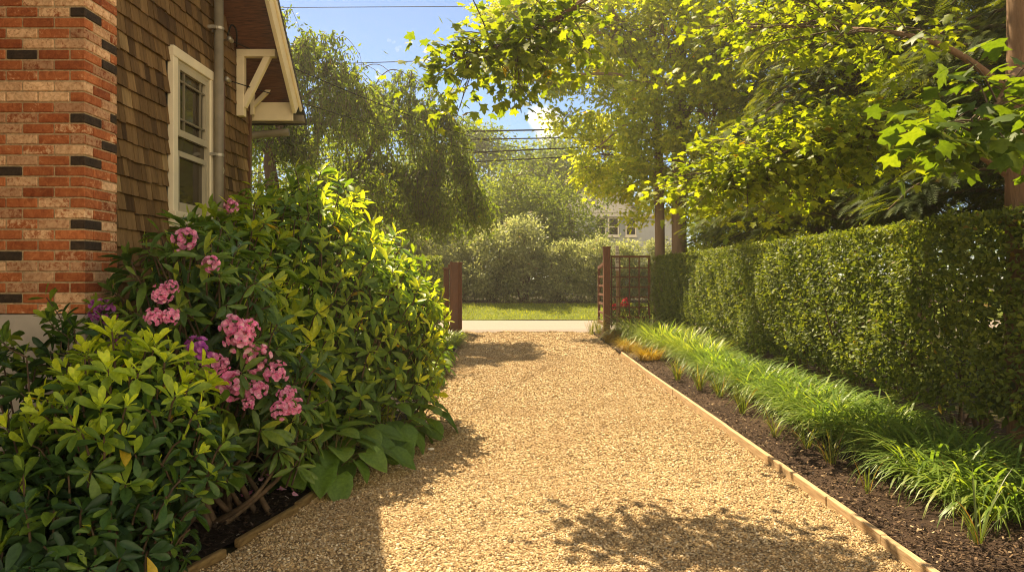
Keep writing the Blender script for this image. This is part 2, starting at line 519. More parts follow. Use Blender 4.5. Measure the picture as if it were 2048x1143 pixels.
# ------------------------------------------------------------------ setting: ground
def lumps(x, y):
    return .012 * (np.sin(x * 3.1 + y * 1.7) * np.sin(y * 2.3 - x * 1.1) + .6 * np.sin(x * 7.3 - y * 4.1) * np.sin(y * 6.7 + x * 2.9) + .6 * np.sin(x * 13 + 3 * np.sin(y * 5)) * np.sin(y * 12.1) + .4 * np.sin(x * 27 + 4 * np.sin(y * 9)) * np.sin(y * 24 + 3 * np.sin(x * 11)))


def rise(y): return .5 * np.clip((y - 26.6) / 3.6, 0, 1) ** 1.0


ys = np.concatenate([np.linspace(-60, 26.6, 60), np.linspace(27, 31, 12), np.linspace(35, 260, 20)])
xs = np.linspace(-220, 220, 60)
X, Y = np.meshgrid(xs, ys, indexing='ij')
g = Geo(); sheet(g, np.dstack([X, Y]), rise(Y) - .03)
tag(g.build('ground', M['soil']), kind='structure')


def ledge(y): return np.interp(y, [0, 3.0, 3.93, 4.75, 5.69, 7, 9, 12, 18.1, 21.0], [-2.6, -2.02, -1.73, -1.51, -1.36, -1.2, -1.08, -1.05, -1.2, -1.3])


def redge(y): return np.interp(y, [0, 12, 21.0], [2.2, 2.22, 2.32])


# the gravel drive follows its two edgings
v = np.concatenate([np.linspace(-8, 3, 12), np.linspace(3.1, 21.0, 560)]); u = np.linspace(0, 1, 130)
Yv = np.repeat(v[:, None], 130, 1); Xv = ledge(Yv) * (1 - u) + redge(Yv) * u
g = Geo(); sheet(g, np.dstack([Xv, Yv]), np.where(Yv > 3, lumps(Xv, Yv), 0) * 1.25)
tag(g.build('driveway', M['gravel']), kind='structure')

g = Geo(); sheet(g, np.dstack(np.meshgrid(np.linspace(-90, 90, 40), np.linspace(20.95, 26.5, 8), indexing='ij')), np.tile(np.array([0, .012, .03, .04, .04, .03, .012, 0]) - .012, (40, 1)))
tag(g.build('road', M['asphalt']), kind='structure')
Xl, Yl = np.meshgrid(np.linspace(-60, 60, 120), np.linspace(26.5, 30.0, 14), indexing='ij')
g = Geo(); sheet(g, np.dstack([Xl, Yl]), rise(Yl) + .01 + .02 * np.sin(Xl * 1.3) * np.sin(Yl * 2))
tag(g.build('lawn', M['turf']), kind='structure')
Xl, Yl = np.meshgrid(np.linspace(-60, 60, 60), np.linspace(30.0, 33.5, 6), indexing='ij')
g = Geo(); sheet(g, np.dstack([Xl, Yl]), rise(Yl) + .02)
tag(g.build('shrub_bed', M['mulch']), kind='structure')
# planting beds: the right one in brown bark mulch, the left one darker
v = np.linspace(-2, 20.9, 84); u = np.linspace(0, 1, 16)
Yv = np.repeat(v[:, None], 16, 1); Xv = redge(Yv) + .03 + (5.2 - redge(Yv)) * u
g = Geo(); sheet(g, np.dstack([Xv, Yv]), .012 + .03 * np.minimum(1, u * 6) + .02 * np.sin(Xv * 5) * np.sin(Yv * 4.3))
tag(g.build('mulch_bed', M['mulch']), kind='structure')
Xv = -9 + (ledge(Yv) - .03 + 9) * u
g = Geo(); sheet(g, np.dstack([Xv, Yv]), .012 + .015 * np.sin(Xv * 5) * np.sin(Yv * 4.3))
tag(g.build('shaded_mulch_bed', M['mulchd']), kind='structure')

# loose gravel: every stone a small faceted body
ph = (1 + 5 ** .5) / 2
ICO = unit(np.array([(-1, ph, 0), (1, ph, 0), (-1, -ph, 0), (1, -ph, 0), (0, -1, ph), (0, 1, ph), (0, -1, -ph), (0, 1, -ph), (ph, 0, -1), (ph, 0, 1), (-ph, 0, -1), (-ph, 0, 1)], float))
ICOF = np.array([(0, 11, 5), (0, 5, 1), (0, 1, 7), (0, 7, 10), (0, 10, 11), (1, 5, 9), (5, 11, 4), (11, 10, 2), (10, 7, 6), (7, 1, 8), (3, 9, 4), (3, 4, 2), (3, 2, 6), (3, 6, 8), (3, 8, 9), (4, 9, 5), (2, 4, 11), (6, 2, 10), (8, 6, 7), (9, 8, 1)])
CUB = unit(np.array([(-1, -1, -1), (1, -1, -1), (1, 1, -1), (-1, 1, -1), (-1, -1, 1), (1, -1, 1), (1, 1, 1), (-1, 1, 1)], float))


def stones(g, n, y0, y1, smin, smax, base, fac, xa=ledge, xb=redge, flat=.75, power=1.):
    y = R.uniform(y0, y1, n); x = xa(y) + .01 + (xb(y) - xa(y) - .02) * R.random(n)
    s = smin + (smax - smin) * R.random(n) ** 2
    a = R.uniform(0, 2 * PI, n); ca, sa = np.cos(a), np.sin(a)
    ax = np.stack([s * R.uniform(.85, 1.3, n), s * R.uniform(.7, 1.0, n), s * flat * R.uniform(.7, 1.0, n)], -1)
    B = base[None] * (1 + R.normal(0, .13, (n, len(base), 1)))
    V = B * ax[:, None]
    tx = R.normal(0, .35, n)
    z = V[..., 2] + V[..., 0] * tx[:, None]
    V = np.stack([V[..., 0] * ca[:, None] - V[..., 1] * sa[:, None], V[..., 0] * sa[:, None] + V[..., 1] * ca[:, None], z], -1)
    V += np.stack([x, y, lumps(x, y) * 1.25 + s * .25], -1)[:, None]
    m = len(base); f = (fac[None] + (np.arange(n) * m)[:, None, None]).reshape(-1, fac.shape[1])
    g.F.append(f + g.n); g.A.append(np.repeat(np.clip(R.beta(1.25, 1.2, n) ** power, 0, 1), len(fac))); g.V.append(V.reshape(-1, 3)); g.n += n * m


g = Geo()
stones(g, 68000, 3.3, 6.2, .0038, .0098, ICO, ICOF, flat=.85)
stones(g, 42000, 6.2, 9.5, .0052, .0125, CUB, BOXF)
stones(g, 28000, 9.5, 14.5, .008, .0155, CUB, BOXF)
stones(g, 8500, 14.5, 20.9, .012, .022, CUB, BOXF)
tag(g.build('gravel', M['stone'], smooth=False), 'loose tan crushed gravel covering the driveway', 'gravel', kind='stuff')


def chips(g, n, xa, xb, y0, y1, s0, s1):
    y = y0 + (y1 - y0) * R.random(n) ** 1.5; x = xa(y) + (xb(y) - xa(y)) * R.random(n)
    a = R.uniform(0, 2 * PI, n); L = R.uniform(s0, s1, n); ti = R.normal(0, .35, n)
    D = np.stack([np.cos(a) * np.cos(ti), np.sin(a) * np.cos(ti), np.sin(ti)], -1)
    N = unit(np.stack([R.normal(0, .4, n), R.normal(0, .4, n), np.ones(n)], -1))
    S = unit(np.cross(N, D)); N = np.cross(D, S)
    w = L * R.uniform(.2, .5, n); h = L * .12
    B = CUB / abs(CUB).max()
    V = B[None, :, 0:1] * (D * L[:, None] / 2)[:, None] + B[None, :, 1:2] * (S * w[:, None] / 2)[:, None] + B[None, :, 2:3] * (N * h[:, None] / 2)[:, None]
    V += np.stack([x, y, .045 + R.uniform(-.015, .015, n)], -1)[:, None]
    f = (BOXF[None] + (np.arange(n) * 8)[:, None, None]).reshape(-1, 4)
    g.F.append(f + g.n); g.A.append(np.repeat(R.random(n), 6)); g.V.append(V.reshape(-1, 3)); g.n += n * 8


g = Geo(); chips(g, 26000, lambda y: redge(y) + .06, lambda y: redge(y) + 1.5, 3.6, 19, .007, .032)
tag(g.build('bark_mulch', M['chip'], smooth=False), 'loose brown bark mulch between the edging board and the grasses', 'mulch', kind='stuff')
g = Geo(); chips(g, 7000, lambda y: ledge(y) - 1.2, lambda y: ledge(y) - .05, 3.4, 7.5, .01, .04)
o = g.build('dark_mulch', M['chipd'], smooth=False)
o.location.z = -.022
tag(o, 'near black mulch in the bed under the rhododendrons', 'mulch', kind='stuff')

# edging boards
yy = [3.0, 4.28, 5.02, 7.42, 9.8, 12.1, 14.6]
lab = ['tan timber edging board at the near end of the mulch bed, cut short', 'short tan edging board between two joints, second along the right bed',
       'long tan timber edging board beside the small grass tufts', 'tan timber edging board beside the middle of the grass row',
       'sunlit tan edging board in front of the far grass tufts', 'tan edging board ending beside the golden sedges']
for i in range(6):
    a = np.array([redge(yy[i] + .008) + .005 * (i % 2), yy[i] + .008, .02]); b = np.array([redge(yy[i + 1]) + .005 * (i % 2), yy[i + 1], .02])
    g = Geo(); bar(g, a, b, .042, .11)
    tag(bevel(g.build('edging_board', M['edge'], smooth=False), .006), lab[i], 'edging board', 'edging boards along the right bed')
ep = [(3.45, 4.18), (4.3, 4.95), (5.0, 5.32)]
lab = ['weathered edging timber at the near corner of the dark bed', 'weathered edging timber along the dark bed, beside fallen petals', 'shortest stub of weathered edging, in the gravel',
       'weathered edging timber whose end points under the hosta', 'small edging stub lying under the hosta leaves']
for i, (a, b) in enumerate(ep):
    g = Geo(); bar(g, (ledge(a) + R.normal(0, .01), a, .015), (ledge(b) + R.normal(0, .012), b, .008 + .008 * (i % 2)), .045, .055)
    tag(bevel(g.build('edging_timber', M['edgeold'], smooth=False), .012), lab[i], 'edging timber', 'weathered edging on the left')
g = Geo()
for y in np.arange(8.5, 19.4, 1.0): pass
for a, b, l in ((9.6, 12.4, 'thin edging strip on the left of the drive beyond the rhododendron'), (12.45, 19.6, 'thin edging strip running up to the left gate')):
    P = np.array([(ledge(t), t, .03) for t in np.linspace(a, b, 12)])
    g = Geo(); tube(g, P, .03, 4)
    tag(g.build('edging_strip', M['edgeold'], smooth=False), l, 'edging strip')

# ------------------------------------------------------------------ house on the left
WX = -2.75
house = thing('shingled_house', 'brown shingled house with a brick chimney and cream trim beside the gravel drive', 'house', (-3.2, 6.0, 0))
# hidden body behind the cladding (gable profile), stepped back in front of the chimney
g = Geo()
def prism(g, prof, x0, x1):
    n = len(prof)
    V = [(x0, y, z) for y, z in prof] + [(x1, y, z) for y, z in prof]
    fs = [np.arange(n)[None, ::-1], (np.arange(n) + n)[None]]
    fs += [np.array([[i, (i + 1) % n, n + (i + 1) % n, n + i]]) for i in range(n)]
    g.add(V, fs)
prism(g, [(4.9, 1.3), (7.6, 1.3), (7.6, 3.5), (4.9, 6.2)], -9, WX - .03)
prism(g, [(.3, 1.3), (4.9, 1.3), (4.9, 6.2), (4.0, 7.1), (.3, 3.4)], -9, WX - .6)
g.build('wall_core', M['dark'], house, smooth=False)
g = Geo()
box(g, -9, WX - .01, 5.03, 7.62, -.2, 1.3); box(g, -9, WX - .56, .3, 4.55, -.2, 1.3)
g.build('foundation', M['concrete'], house, smooth=False)
# shingles on the gable wall facing the drive
g = Geo(); expo = .127; z = 1.3; row = 0
while z < 6.2:
    y = 5.015 - R.random() * .1
    while y < 7.62:
        w = R.uniform(.055, .135); y1 = min(y + w, 7.625)
        ys_ = max(y, 5.012)
        inwin = y1 > 5.9 and ys_ < 6.64 and 2.1 < z + .06 < 3.4
        if y1 - ys_ > .02 and z < 11.12 - y1 - .05 and not inwin:
            dz = R.normal(0, .004); t = .02 + R.uniform(0, .008); top = z + expo + .03
            V = [(WX - .02, ys_ + .002, z + dz), (WX - .02 + t, ys_ + .002, z + dz), (WX - .02 + t, y1 - .002, z + dz), (WX - .02, y1 - .002, z + dz),
                 (WX - .022, ys_ + .002, top), (WX - .02 + .002, ys_ + .002, top), (WX - .02 + .002, y1 - .002, top), (WX - .022, y1 - .002, top)]
            g.add(V, [BOXF], float(np.clip(R.normal(.5, .22), 0, 1)))
        y += w
    z += expo; row += 1
g.build('shingle_siding', M['shingle'], house, smooth=False)
g = Geo(); z = 1.3
while z < 3.3:
    y = .3
    while y < 4.55:
        w = R.uniform(.055, .135); y1 = min(y + w, 4.55)
        V = [(WX - .6, y + .002, z), (WX - .58, y + .002, z), (WX - .58, y1 - .002, z), (WX - .6, y1 - .002, z), (WX - .6, y + .002, z + .155), (WX - .596, y + .002, z + .155), (WX - .596, y1 - .002, z + .155), (WX - .6, y1 - .002, z + .155)]
        g.add(V, [BOXF], float(np.clip(R.normal(.5, .22), 0, 1))); y += w
    z += expo
g.build('shingle_siding', M['shingle'], house, smooth=False)
# chimney: running bond, every brick a body, mortar behind
chx0, chx1, chy0, chy1 = -3.29, -2.715, 4.63, 5.01
g = Geo(); box(g, chx0 + .008, chx1 - .008, chy0 + .008, chy1 - .008, 1.36, 8.0)
chim = g.build('chimney', M['mortar'], house, smooth=False)
g = Geo(); box(g, chx0 - .01, chx1 + .012, chy0 - .012, chy1 + .01, -.2, 1.355)
bevel(g.build('chimney_base', M['concrete'], chim, smooth=False), .008)
blackF = [(145, 28), (68, 113), (145, 241), (145, 324), (32, 343), (30, 510), (20, 594)]
blackS = [(205, 92), (229, 146), (180, 28), (180, 241), (180, 324), (228, 241), (205, 293), (203, 456), (203, 502), (212, 616)]
bF = [px(x, y, chy0) for x, y in blackF]
bS = []
for x, y in blackS:
    Yp = chx1 * F / (x - CX); bS.append(px(x, y, Yp))
g = Geo(); ch_ = .0677; BL, BW, J = .193, .094, .0105
k = 0; z = 1.362
def lime():
    r = R.random()
    return float(np.clip(R.normal(.25, .12), 0, 1)) if r < .55 else float(np.clip(R.normal(.72, .16), .3, 1))
while z < 6.0:
    z1 = z + ch_ - J; zc = (z + z1) / 2
    # front face, from the corner leftwards; the corner brick turns the corner
    x = chx1; first = BW if k % 2 == 0 else BL
    yturn = BL if k % 2 == 0 else BW
    L = first; i = 0
    while x > chx0 + .02:
        xa = max(x - L, chx0)
        var = lime()
        for b in bF:
            if xa - .004 < b[0] < x + .004 and abs(b[2] - zc) < ch_ / 2: var = -1.
        y1 = chy0 + (yturn if i == 0 else BW)
        if i == 0:
            for b in bS:
                if b[1] < y1 and abs(b[2] - zc) < ch_ / 2: var = -1.
        j = R.normal(0, .0012)
        box(g, xa, x, chy0 + j, y1, z, z1, var)
        x = xa - J; L = BL; i += 1
    # side face
    y = chy0 + yturn + J; i = 0
    while y < chy1 - .02:
        yb = min(y + (BL if True else BW), chy1)
        var = lime()
        for b in bS:
            if y - .004 < b[1] < yb + .004 and abs(b[2] - zc) < ch_ / 2: var = -1.
        box(g, chx1 - BW, chx1 + R.normal(0, .0012), y, yb, z, z1, var)
        y = yb + J
    z += ch_; k += 1
bevel(g.build('brickwork', M['brick'], chim, smooth=False), .004, 1)

# window
y0, y1, z0, z1 = 5.86, 6.68, 2.13, 3.47
g = Geo(); tx = WX + .03; tw = .085
box(g, WX - .02, tx, y0, y0 + tw, z0, z1 - tw); box(g, WX - .02, tx, y1 - tw, y1, z0, z1 - tw); box(g, WX - .02, tx + .004, y0, y1, z1 - tw, z1)
box(g, WX - .02, tx + .025, y0 - .02, y1 + .02, z0 - .05, z0); box(g, WX - .02, tx + .012, y0, y1, z0 - .13, z0 - .052)
win = bevel(g.build('window', M['wtrim'], house, smooth=False), .005)
a, b, c, d = y0 + tw, y1 - tw, z0, z1 - tw
g = Geo(); s = .028
box(g, WX - .03, WX + .016, a, a + s, c, d); box(g, WX - .03, WX + .016, b - s, b, c, d); box(g, WX - .03, WX + .016, a + s, b - s, d - s, d); box(g, WX - .03, WX + .016, a + s, b - s, c, c + s)
g.build('storm_frame', M['sash'], win, smooth=False)
a += s; b -= s; d -= s; c += s
zr = 2.77
for nm, zz0, zz1, xo in (('upper_sash', zr - .01, d, WX + .012), ('lower_sash', c, zr - .13, WX + .006)):
    g = Geo(); s = .045
    box(g, xo - .03, xo, a, a + s, zz0, zz1); box(g, xo - .03, xo, b - s, b, zz0, zz1)
    box(g, xo - .03, xo + .002, a + s, b - s, zz0, zz0 + s + .01); box(g, xo - .03, xo + .002, a + s, b - s, zz1 - s, zz1)
    if nm == 'upper_sash':
        mz = .016; sash_g = g; g = Geo()
        for zz in (zz0 + .14, zz1 - .14): box(g, xo - .02, xo - .004, a + s, b - s, zz, zz + mz)
        for yy_ in (a + s + .09, b - s - .09): box(g, xo - .022, xo - .006, yy_, yy_ + mz, zz0 + s + .01, zz1 - s)
        g.build('muntins', M['muntin'], win, smooth=False); g = sash_g
    else:
        pass
    g.build('sash', M['sash'], win, smooth=False)
g = Geo(); box(g, WX - .035, WX - .022, a, b, c, d); g.build('pane', M['glass'], win, smooth=False)

# roof: soffit boards, shingles, rake boards, eave fascia, knee braces
def roofpt(y, dz=0): return 11.2 - y + dz
RX = -2.27
g = Geo()
yb = 7.82
while yb > 4.05:
    ya = yb - .1
    V = []
    for (yy_, t) in ((yb - .004, 0), (ya, 0)):
        V += [(-9, yy_, roofpt(yy_)), (RX - .045, yy_, roofpt(yy_)), (RX - .045, yy_, roofpt(yy_) + .03), (-9, yy_, roofpt(yy_) + .03)]
    g.add(V, [BOXF[:, :]], float(R.random()))
    yb = ya
g.build('soffit', M['soffit'], house, smooth=False)
g = Geo()
V = [(-9, 8.0, roofpt(8.0) + .06), (RX + .03, 8.0, roofpt(8.0) + .06), (RX + .03, 4.0, roofpt(4.0) + .06), (-9, 4.0, roofpt(4.0) + .06)]
V += [(x, y, z + .05) for x, y, z in V]; g.add(V, [BOXF])
V = [(-9, 4.0, roofpt(4.0) + .06), (RX + .03, 4.0, roofpt(4.0) + .06), (RX + .03, 0.0, 3.26), (-9, 0.0, 3.26)]
V += [(x, y, z + .05) for x, y, z in V]; g.add(V, [BOXF])
g.build('roof', M['dark'], house, smooth=False)
g = Geo(); bar(g, (RX - .02, 7.76, roofpt(7.76) - .05), (RX - .02, 4.0, roofpt(4.0) - .05), .04, .19, (0, 1, 1))
bevel(g.build('rake_board', M['trim'], house, smooth=False), .004)
g = Geo(); bar(g, (RX + .012, 7.84, roofpt(7.84) + .03), (RX + .012, 4.0, roofpt(4.0) + .03), .022, .05, (0, 1, 1))
bevel(g.build('rake_trim', M['trim'], house, smooth=False), .004)
g = Geo(); box(g, -9, RX - .045, 7.72, 7.75, 3.255, 3.45)
bevel(g.build('fascia', M['trim'], house, smooth=False), .004)
for yb, xt, zt, zb, w in ((7.32, -2.36, 3.88, 3.21, .075), (7.66, -2.45, 3.62, 3.3, .05)):
    g = Geo()
    box(g, WX, WX + w, yb - w / 2, yb + w / 2, zb, zt - w)
    box(g, WX, xt, yb - w / 2, yb + w / 2, zt - w, zt)
    bar(g, (WX + w * .8, yb, zb + .10), (xt - .08, yb, zt - w + .01), w * .85, w * .85, (0, 1, 0))
    bevel(g.build('knee_brace', M['trim'], house, smooth=False), .004)
# pipes on the wall
xp, yp = WX + .075, 6.66
g = Geo(); tube(g, [(xp, yp, .3), (xp, yp, 4.6)], [.041, .041], 20, var=.5)
cond = g.build('conduit', M['conduit'], house)
for zz in (3.87, 2.71):
    g = Geo(); tube(g, [(xp, yp, zz - .012), (xp, yp, zz + .012)], [.047, .047], 20); box(g, WX, xp, yp - .068, yp - .042, zz - .014, zz + .014); box(g, WX, xp, yp + .042, yp + .068, zz - .014, zz + .014)
    g.build('strap', M['steel'], cond, smooth=False)
g = Geo(); tube(g, [(WX + .045, 6.84, .3), (WX + .045, 6.84, 3.42), (WX + .03, 6.84, 3.46)], [.017, .017, .017], 10); g.build('thin_pipe', M['brownpipe'], house)
for zz, yy_ in ((3.87, 6.98), (3.47, 6.92)):
    g = Geo(); tube(g, [(WX, yy_, zz), (WX + .06, yy_, zz)], [.012, .012], 8); tube(g, path([(WX + .06, yy_ - .05, zz), (WX + .06, yy_ + .03, zz)], 6), [.02, .026, .016, .026, .016, .022], 12)
    g.build('insulator', M['steel'], house)
g = Geo(); tube(g, path([(WX + .05, 6.93, 3.9), (WX + .06, 7.0, 4.02), (WX + .07, 7.1, 4.0), (WX + .05, 7.16, 3.86)], 8), .008, 6); g.build('cable_loop', M['wire'], house)
g = Geo(); tube(g, [(WX, 6.72, 2.58), (WX + .05, 6.72, 2.58)], [.03, .03], 16)
tube(g, [(WX + .05, 6.72, 2.58), (WX + .065, 6.72, 2.58), (WX + .085, 6.72, 2.58), (WX + .09, 6.72, 2.58)], [.048, .05, .044, .02], 20)
vc = g.build('vent_cap', M['wtrim'], house)
g = Geo(); tube(g, [(WX + .0902, 6.72, 2.58), (WX + .092, 6.72, 2.58)], [.014, .014], 14); g.build('nozzle', M['dark'], vc)
# gutter outlet and downspout at the far corner
g = Geo(); tube(g, path([(-2.40, 7.86, 3.16), (-2.75, 7.86, 3.13), (-2.84, 7.78, 3.09)], 5), .04, 10); g.build('gutter_outlet', M['conduit'], house)
g = Geo(); box(g, -2.85, -2.775, 7.70, 7.80, .1, 3.1); bevel(g.build('downspout', M['brownpipe'], house, smooth=False), .01)
g = Geo(); box(g, -2.79, -2.735, 7.628, 7.68, 1.3, 3.5); g.build('corner_board', M['brownpipe'], house, smooth=False)
g = Geo(); box(g, -9, RX + .02, 7.90, 8.0, 3.28, 3.36); bevel(g.build('gutter', M['conduit'], house, smooth=False), .012)

# ------------------------------------------------------------------ shrubs
def whorls(g, C, A, nl, L, W, T, el=(-.15, .55), vb=.4, vs=.15, young=.25, stem=None, sl=.2, droop=None):
    """rosettes of leaves round the ends of shoots, stems behind them"""
    A = unit(A); n = len(C)
    ref = np.where(abs(A[:, 2:3]) < .9, np.array([[0, 0, 1.]]), np.array([[1., 0, 0]]))
    U = unit(np.cross(A, ref)); Vv = np.cross(A, U)
    wb = np.clip(R.normal(vb, vs, n), 0, 1); ws = R.uniform(.8, 1.15, n)
    for j in range(nl):
        az = j * 2 * PI / nl * 1.0 + R.normal(0, .25, n) + R.uniform(0, 6, 1)
        e = R.uniform(el[0], el[1], n) + R.normal(0, .08, n)
        rad = np.cos(az)[:, None] * U + np.sin(az)[:, None] * Vv
        D = A * np.sin(e)[:, None] + rad * np.cos(e)[:, None]
        N = A * np.cos(e)[:, None] - rad * np.sin(e)[:, None]
        N = N + R.normal(0, .18, (n, 3))
        P = C - A * (R.uniform(0, .05, n))[:, None] + rad * .008
        keep = R.random(n) < .93
        l = L * ws * R.uniform(.55, 1.18, n)
        leaves(g, T, P[keep], D[keep], N[keep], l[keep], (l * W / L * R.uniform(.85, 1.15, n))[keep], np.clip(wb + R.normal(0, .1, n), 0, 1)[keep], R.uniform(.3, 1.6, n)[keep])
    # young upright leaves at the tip; their paler tone also paints in sun
    for j in range(4):
        m_ = R.random(n) < young
        az = j * PI / 2 + R.normal(0, .3, n); e = R.uniform(.75, 1.2, n)
        rad = np.cos(az)[:, None] * U + np.sin(az)[:, None] * Vv
        D = A * np.sin(e)[:, None] + rad * np.cos(e)[:, None]; N = A * np.cos(e)[:, None] - rad * np.sin(e)[:, None]
        l = L * ws * R.uniform(.55, .85, n)
        leaves(g, T, (C + A * .012)[m_], D[m_], N[m_], l[m_], (l * W / L)[m_], np.clip(wb + R.uniform(.15, .45, n), 0, 1)[m_], np.full(m_.sum(), .5))
    if stem is not None:
        for i in range(n):
            b = C[i] - A[i] * sl * R.uniform(.7, 1.3) - np.array([0, 0, sl * .5])
            tube(stem, [b, C[i] - A[i] * sl * .4, C[i]], [.007, .005, .0045], 4, False)


def filler(g, ells, n, T, L, W, var=.1):
    P = []
    for c, r in ells:
        d = rnd(n) * (R.random((n, 1)) ** (1 / 3)) * .84
        P.append(np.array(c) + d * np.array(r))
    P = np.concatenate(P); P = P[P[:, 2] > .05]; k = len(P)
    D = rnd(k); N = unit(rnd(k) + np.array([0, 0, .8]))
    l = R.uniform(.7, 1.2, k) * L
    leaves(g, T, P, D, N, l, l * W / L, np.clip(R.normal(var, .08, k), 0, 1))


def boughs(g, base, ells, n, r0=.022, spread=.12):
    P, N = surface(ells, n * 3, .05, .2, .85)
    for p in P[:n]:
        b = np.array(base) + np.array([R.normal(0, spread), R.normal(0, spread), 0])
        m_ = b * .5 + p * .5 + R.normal(0, .08, 3); m_[2] = b[2] + (p[2] - b[2]) * .42
        tube(g, path([b, m_, p], 5), [r0, r0 * .6, r0 * .25], 6, False)


def rhododendron(name, label, loc, ells, dens, mname, L, W, nl, nfill, dmin, vb, **kw):
    t = thing(name, label, 'shrub', loc)
    g = Geo(); st = Geo()
    P, N = surface(ells, dens, .07)
    k = thin(P, dmin); P, N = P[k], N[k]
    A = unit(N + np.array([0, 0, .55]) + R.normal(0, .25, N.shape))
    whorls(g, P, A, nl, L, W, LANCE, vb=vb, stem=st, **kw)
    P, N = surface(ells, dens, .07, .08, .82)
    k = thin(P, dmin * 1.15); P, N = P[k], N[k]
    A = unit(N + np.array([0, 0, .4]) + R.normal(0, .35, N.shape))
    whorls(g, P, A, nl - 2, L, W, LANCE, vb=vb - .2, stem=st, **kw)
    filler(g, ells, nfill, LANCE, L * 1.1, W * 1.2)
    g.build('foliage', M[mname], t)
    boughs(st, (loc[0], loc[1], 0), ells, 26)
    st.build('stems', M['twig'], t)
    return t


bigE = [((-2.22, 5.95, 1.12), (.5, .8, 1.02)), ((-1.98, 7.0, 1.2), (.78, 1.1, 1.2)), ((-1.5, 7.6, .95), (.76, 1.15, .95)), ((-1.7, 6.9, .55), (.55, .7, .55))]
big = rhododendron('rhododendron', 'huge rounded rhododendron against the house wall, tallest shrub by the drive', (-1.8, 7.2, 0), bigE, 9000, 'rhodo', .172, .056, 8, 800, .165, .55, young=.5)  # paler outer whorls and many pale tips stand in for sun on top
pinkE = [((-2.08, 4.78, 1.2), (.56, .5, .72)), ((-1.78, 4.9, .72), (.46, .48, .6))]
pink = rhododendron('flowering_rhododendron', 'rhododendron in pink bloom in front of the brick chimney', (-1.95, 4.8, 0), pinkE, 2600, 'rhodo2', .165, .045, 8, 200, .175, .5)


def truss(c, rad, mname, parent, face, lab=None):
    """a rounded head of frilly five-petalled florets"""
    g = Geo(); n = 28
    d = unit(rnd(n * 3) + np.array(face) * .55)
    d = d[thin(d, .25)][:n]
    for q in d:
        p = np.array(c) + q * rad * R.uniform(.55, 1.12)
        U = unit(np.cross(q, rnd(1)[0])); Vv = np.cross(q, U)
        az = np.arange(5) * 2 * PI / 5 + R.random()
        radv = np.cos(az)[:, None] * U + np.sin(az)[:, None] * Vv
        D = unit(radv + q * R.uniform(.3, .9)); N = unit(q - radv * .5 + R.normal(0, .25, (5, 3)))
        sz = rad * R.uniform(.3, .46)
        leaves(g, PETAL, np.repeat(p[None], 5, 0), D, N, np.full(5, sz), np.full(5, sz * .95), np.clip(R.normal(.5, .22, 5), 0, 1))
    o = g.build('flower_cluster', M[mname], parent)
    if lab: o['label'] = lab
    return o


def depth_on(ells, x, y, default):
    o = np.array([0, 0, H]); d = np.array([(x - CX) / F, 1, (CY - y) / F]); best = None
    for c, r in ells:
        oo = (o - np.array(c)) / np.array(r); dd = d / np.array(r)
        a = dd.dot(dd); b = oo.dot(dd); cc = oo.dot(oo) - 1; D_ = b * b - a * cc
        if D_ > 0:
            t = (-b - math.sqrt(D_)) / a
            best = t if best is None else min(best, t)
    return default if best is None else best


for (x, y, r, mn) in [(372, 478, 21, 'pink'), (421, 528, 16, 'pink'), (207, 619, 22, 'purple'), (323, 588, 18, 'pink'), (343, 574, 12, 'pink'), (310, 636, 17, 'pink'), (340, 634, 16, 'pink'),
                      (468, 652, 23, 'pink'), (480, 676, 25, 'pink'), (500, 655, 16, 'pink'), (395, 702, 24, 'purple'), (424, 728, 20, 'pink'), (446, 728, 13, 'pink'), (515, 716, 24, 'pink'),
                      (460, 770, 26, 'pink'), (552, 745, 20, 'pink'), (513, 782, 20, 'pink'), (572, 788, 16, 'pink'), (560, 822, 18, 'pink'), (585, 812, 17, 'pink'), (497, 806, 12, 'pink'), (232, 680, 9, 'purple')]:
    d_ = depth_on(pinkE, x, y, 4.75) - .07
    if x < 250: d_ = 4.5
    c = px(x, y, d_)
    truss(c, r * d_ / F * 1.0, mn, pink, (.15, -.8, .35), 'purple flower cluster' if mn == 'purple' else None)
c = px(463, 412, 5.5); truss(c, .045, 'pink', big, (.1, -.8, .4), 'small fading pink flower cluster')

# foreground mound shrub whose lime young growth on top also stands in for sunlight
t = thing('mounded_shrub', 'mounded shrub with lime young leaves, its top painted as if sunlit, in the left foreground', 'shrub', (-2.0, 3.65, 0))
mE = [((-2.0, 3.75, .7), (.43, .42, .5)), ((-1.82, 3.8, .66), (.32, .3, .3)), ((-2.08, 3.5, .3), (.48, .4, .42)), ((-2.08, 3.45, .25), (.26, .3, .32))]
g = Geo(); st = Geo()
P, N = surface(mE, 3600, .09, .04)
k = thin(P, .105); P, N = P[k], N[k]
new = np.clip((P[:, 2] - .45) / .75 + R.normal(0, .18, len(P)), 0, 1)  # leaves coloured paler with height, as if the top caught the sun
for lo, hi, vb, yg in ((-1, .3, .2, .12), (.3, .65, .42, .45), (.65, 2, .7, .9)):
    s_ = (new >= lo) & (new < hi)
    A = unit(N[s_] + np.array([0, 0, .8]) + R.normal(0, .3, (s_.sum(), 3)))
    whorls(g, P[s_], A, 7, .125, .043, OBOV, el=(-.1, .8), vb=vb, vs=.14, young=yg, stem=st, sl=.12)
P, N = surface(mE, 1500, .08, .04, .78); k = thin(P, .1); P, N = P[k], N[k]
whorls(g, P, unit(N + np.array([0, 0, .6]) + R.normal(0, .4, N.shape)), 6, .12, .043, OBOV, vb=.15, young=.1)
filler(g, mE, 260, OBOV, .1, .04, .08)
g.build('foliage', M['mound'], t); boughs(st, (-1.95, 3.65, 0), mE, 22, .014); st.build('stems', M['twig'], t)

